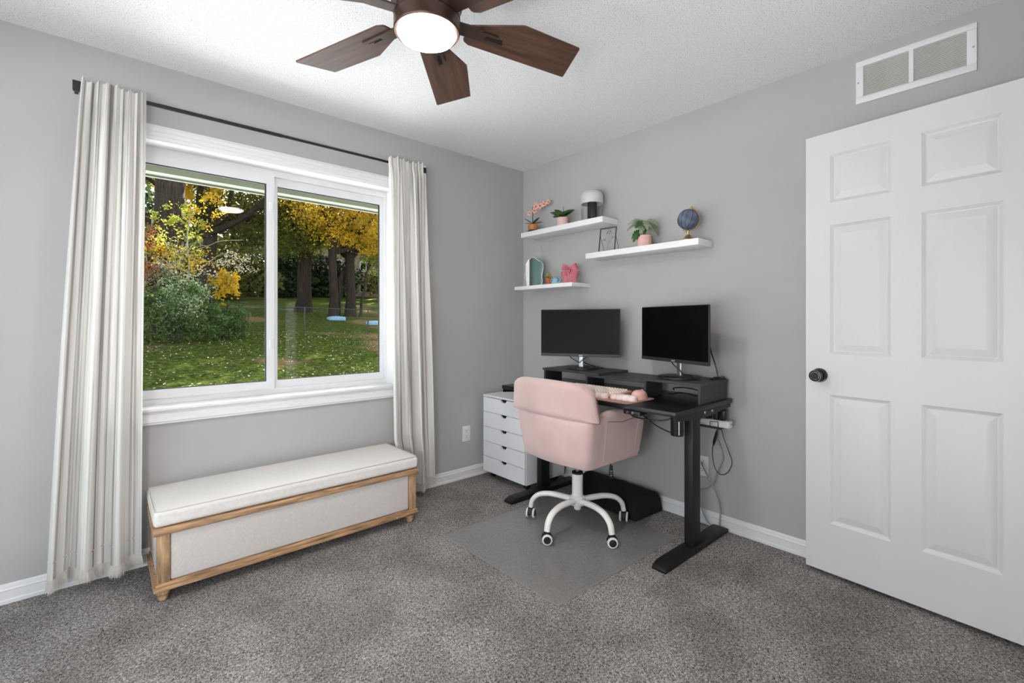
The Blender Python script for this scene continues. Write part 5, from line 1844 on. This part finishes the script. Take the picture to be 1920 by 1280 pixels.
tree('tree', 'golden maple with a heavy forked trunk at the left of the right pane', (7.4, 30.0), (0.48, 0.38), twigs((7.6, 30), 6.2, 8, 4.5, 12, 0.9), [
    ([(8.4, 26.4, 8.4, 3.2, 1.2, 2.2, 3), (10.4, 26.4, 7.0, 2.0, 1.2, 1.3, 1.4)], 13000, 0.14, 'foliage_yellow', 9),
    ([(7.0, 29.4, 7.4, 2.2, 1.6, 1.6, 1.4), (9.6, 29.4, 8.0, 3.6, 1.8, 2.4, 2)], 13000, 0.15, 'foliage_lime', 10),
    ([(6.0, 31, 8.8, 2.2, 2.0, 2.4, 1)], 5000, 0.20, 'foliage_olive', 11)], h=9, lean=(0.4, 0))
tree('tree', 'straight dark trunk in the middle of the right pane', (8.4, 27.2), (0.27, 0.24), twigs((8.4, 27.2), 6.0, 4, 2.6, 22, 0.8), [
    ([(8.4, 26.5, 13.0, 5.0, 4.0, 2.6, 1), (5.0, 24.0, 12.0, 3.5, 3.0, 2.0, .6)], 3000, 0.34, 'foliage_olive', 23)], h=12)  # crowns high out of view, put there to shade the lawn
tree('tree', 'dark trunk right of the straight one with lime crown', (9.85, 28.0), (0.32, 0.26), twigs((9.9, 28), 5.6, 6, 3.5, 32, 0.8), [
    ([(12.4, 29.0, 7.6, 2.2, 1.6, 2.6, 1), (13.4, 29.0, 5.6, 1.4, 1.4, 1.6, .5)], 12000, 0.15, 'foliage_lime', 33), ([(13.5, 27.5, 13.5, 5.0, 4.5, 2.8, 1)], 2300, 0.36, 'foliage_olive', 34)], h=12)  # olive crown is out of view, put there to shade the lawn
tree('tree', 'thin leaning trunk beside the dark trunk', (10.3, 27.6), (0.09, 0.06), [], [], h=4.0, lean=(0.7, 0))
tree('tree', 'reddish stump trunk between the dark trunks', (9.05, 28.4), (0.22, 0.16), [], [], h=3.2, lean=(0.4, 0), m_bark='bark')


tree('tree', 'tall oak added out of sight to block sun from the window', (10.5, 15.8), (0.40, 0.3), [], [
    ([(10.5, 15.8, 14.2, 2.0, 2.0, 1.9, 1)], 5000, 0.30, 'foliage_olive', 71)], h=13)  # unseen crown added to keep direct sun off the room floor
tree('far_tree', 'broad tall tree added beyond the house to shade the far lawn', (24.0, 50.0), (0.5, 0.3), [], [
    ([(24.0, 50.0, 17.5, 9.0, 6.0, 3.6, 1), (16.0, 46.0, 17.0, 5.0, 4.0, 2.5, .6)], 9000, 0.6, 'foliage_olive', 73)], h=14, group='tall trees behind the wood')  # crowns added so their shadow falls on the far lawn
tree('tree', 'tall oak added up the slope past the right curtain to shade the lawn', (22.0, 38.0), (0.50, 0.3), [], [
    ([(21.0, 38.0, 17.0, 6.0, 5.0, 2.6, 1)], 6000, 0.45, 'foliage_olive', 72)], h=15)  # crown added as shade for the sunlit lawn


def bush(label, base, parts, stems, name='bush'):
    z0 = gz(*base)
    t = thing(name, label, 'bush', (base[0], base[1], z0), group='garden bushes')
    for k in range(stems):
        a = 2 * PI * k / stems
        MB().tube([(base[0] + 0.08 * math.cos(a), base[1] + 0.08 * math.sin(a), z0 - 0.05), (base[0] + 0.5 * math.cos(a), base[1] + 0.4 * math.sin(a), z0 + 1.5)], [0.03, 0.012], 6).build('stem', 'bark', t)
    for (blobs, cnt, size, m_, seed) in parts:
        leaf_cloud(blobs, cnt, size, seed).build('foliage', m_, t, smooth=False, kind='stuff')


bush('glossy green evergreen bush in front of the fence', (-0.8, 17.3), [
    ([(-0.8, 17.3, 1.75, 1.05, .7, 1.15, 2), (-1.9, 17.5, 1.4, .8, .6, 1.0, 1), (0.15, 17.4, 1.15, .7, .6, .7, 1)], 8000, 0.085, 'foliage_green', 41),
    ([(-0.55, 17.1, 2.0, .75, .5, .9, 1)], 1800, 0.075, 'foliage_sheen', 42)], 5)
bush('young bush with yellow leaves on top of green ones near the fence post', (0.86, 18.0), [
    ([(0.80, 17.9, 2.55, .42, .35, .75, 1)], 900, 0.12, 'foliage_yellow', 43),
    ([(1.0, 18.0, 1.15, .75, .5, .75, 1)], 3200, 0.085, 'foliage_green', 44)], 4)
bush('low dark shrub at the far left behind the curtain', (-3.0, 18.0), [
    ([(-3.0, 18, 1.5, 1.2, .8, 1.3, 1)], 3600, 0.10, 'foliage_green', 45), ([(-2.2, 18, 2.8, .9, .6, 1.0, 1)], 900, 0.10, 'foliage_rust', 46)], 3)

# hedge and wood at the back
for k, (x, y, w_, h_, m_, lab) in enumerate((
        (-8, 38, 5, 6, 'foliage_dark', 'dark tree of the far wood at its left end'),
        (-2, 40, 4.5, 7, 'foliage_dark', 'dark tree of the far wood behind the thick trunk'),
        (3.5, 39, 4.0, 4.2, 'foliage_olive', 'olive tree of the far wood behind the maple'),
        (8.5, 44, 4.5, 4.0, 'foliage_dark', 'dark tree of the far wood left of the house'),
        (13.5, 46, 4.5, 4.2, 'foliage_dark', 'dark tree of the far wood in front of the house'),
        (23.5, 44, 5.0, 6, 'foliage_olive', 'olive tree of the far wood right of the house'))):
    z0 = gz(x, y)
    tree('far_tree', lab, (x, y), (0.25, 0.15), [], [([(x, y, z0 + 0.6 + h_ * 0.45, w_, 2.0, h_ * 0.55, 2), (x, y - 1, z0 + 1.2, w_ * 1.1, 1.5, 1.4, 1)], 3600, 0.42, m_, 60 + k)], h=h_ * 0.8, group='trees of the far wood')
for k, (x, y, w_, h_) in enumerate(((-3, 52, 9, 11), (8, 56, 9, 10), (22, 58, 10, 12), (-16, 50, 9, 11))):
    z0 = gz(x, y)
    tree('far_tree', ['tall hazy tree closing the view behind the left pane', 'tall hazy tree closing the view behind the golden maple', 'tall hazy tree closing the view at the right', 'tall hazy tree closing the view at the far left'][k], (x, y), (0.4, 0.2), [], [([(x, y, z0 + h_ * 0.45, w_, 2.5, h_ * 0.55, 1)], 4200, 0.62, 'foliage_olive' if k % 2 else 'foliage_dark', 80 + k)], h=h_, group='tall trees behind the wood')

# chain link fence
fen = thing('chain_link_fence', 'thin chain link fence crossing the lawn', 'fence', (2.5, 19, 0.4))
fx_ = [-6.35, -3.6, -0.95, 1.65, 4.1, 7.1, 9.9, 12.7]
tops = []
for x in fx_:
    zb_ = gz(x, 19)
    MB().tube([(x, 19, zb_ - 0.1), (x, 19, zb_ + 1.24)], 0.032, 8).build('post', 'fence_metal', fen)
    tops.append((x, 19, zb_ + 1.22))
for a, b in zip(tops[:-1], tops[1:]):
    MB().tube([a, b], 0.020, 6).build('rail', 'fence_metal', fen)
msh = MB()
for a, b in zip(tops[:-1], tops[1:]):
    n = 22
    for k in range(n):
        for sg in (1, -1):
            t0_ = k / n
            p0 = Vector(a).lerp(Vector(b), t0_)
            t1_ = t0_ + sg * 0.42
            q1 = 1.0
            if t1_ > 1: q1 = (1 - t0_) / 0.42; t1_ = 1
            if t1_ < 0: q1 = t0_ / 0.42; t1_ = 0
            p1 = Vector(a).lerp(Vector(b), t1_)
            p1.z -= 1.2 * q1
            msh.tube([p0, p1], 0.0028, 3)
msh.build('mesh', 'fence_metal', fen, smooth=False, kind='stuff')

# neighbour's house
hx, hy = 17.6, 49.0
hz = gz(hx, hy) - 0.3
hs = thing('house', 'brick house far up the slope behind the trunks', 'house', (hx, hy, hz))
MB().box((hx - 3.6, hy, hz), (hx + 4.5, hy + 7, hz + 5.6)).build('wall', 'brick', hs)
MB().prism([(hx - 4.2, hz + 5.5), (hx + 5.1, hz + 5.5), (hx + 0.5, hz + 8.6)], hy - 0.5, hy + 7.5, 'y').build('roof', 'roof', hs)
for (x, z) in ((hx - 1.0, 3.2), (hx + 2.6, 3.2), (hx - 1.0, 0.8), (hx + 2.6, 0.8)):
    wn_ = MB().box((x - 0.75, hy - 0.06, hz + z), (x + 0.75, hy + 0.05, hz + z + 1.1)).build('window', 'trim', hs)
    for s_ in (-1, 1):
        MB().box((x + s_ * 0.36 - 0.30, hy - 0.075, hz + z + 0.08), (x + s_ * 0.36 + 0.30, hy - 0.055, hz + z + 1.02)).build('window_pane', 'screen', wn_)

# blue covers lying on the grass, fallen leaves
for (x, y, lab) in ((8.0, 25.6, 'pale blue tarpaulin lump at the foot of the straight trunk'), (9.6, 23.6, 'pale blue tarpaulin lump at the right edge of the right pane')):
    b_ = MB().roundbox((0, 0, 0.08), (1.0, 0.6, 0.26), 0.08, 4, crown=0.06)
    single(b_, 'tarpaulin', 'tarp_blue', (x, y, gz(x, y) - 0.04), lab, 'tarpaulin', group='tarpaulins on the grass')
rnd = random.Random(99)
lm = MB()
for _ in range(3000):
    y = 9 + 11 * rnd.random() ** 1.1
    x = rnd.uniform(-5, 11)
    z = gz(x, y) + 0.012 + 0.02 * rnd.random()
    a = rnd.uniform(0, 6.28)
    s_ = rnd.uniform(0.02, 0.045)
    c_, n_ = math.cos(a) * s_, math.sin(a) * s_
    t_ = rnd.uniform(-0.5, 0.5) * s_
    lm.add([(x - c_, y - n_, z - t_), (x + n_ * .6, y - c_ * .6, z), (x + c_, y + n_, z + t_), (x - n_ * .6, y + c_ * .6, z + 0.01)], [(0, 1, 2, 3)])
o = lm.build('fallen_leaves', 'litter', None, smooth=False)
tag(o, 'pale fallen leaves scattered over the lawn', 'leaves', kind='stuff')
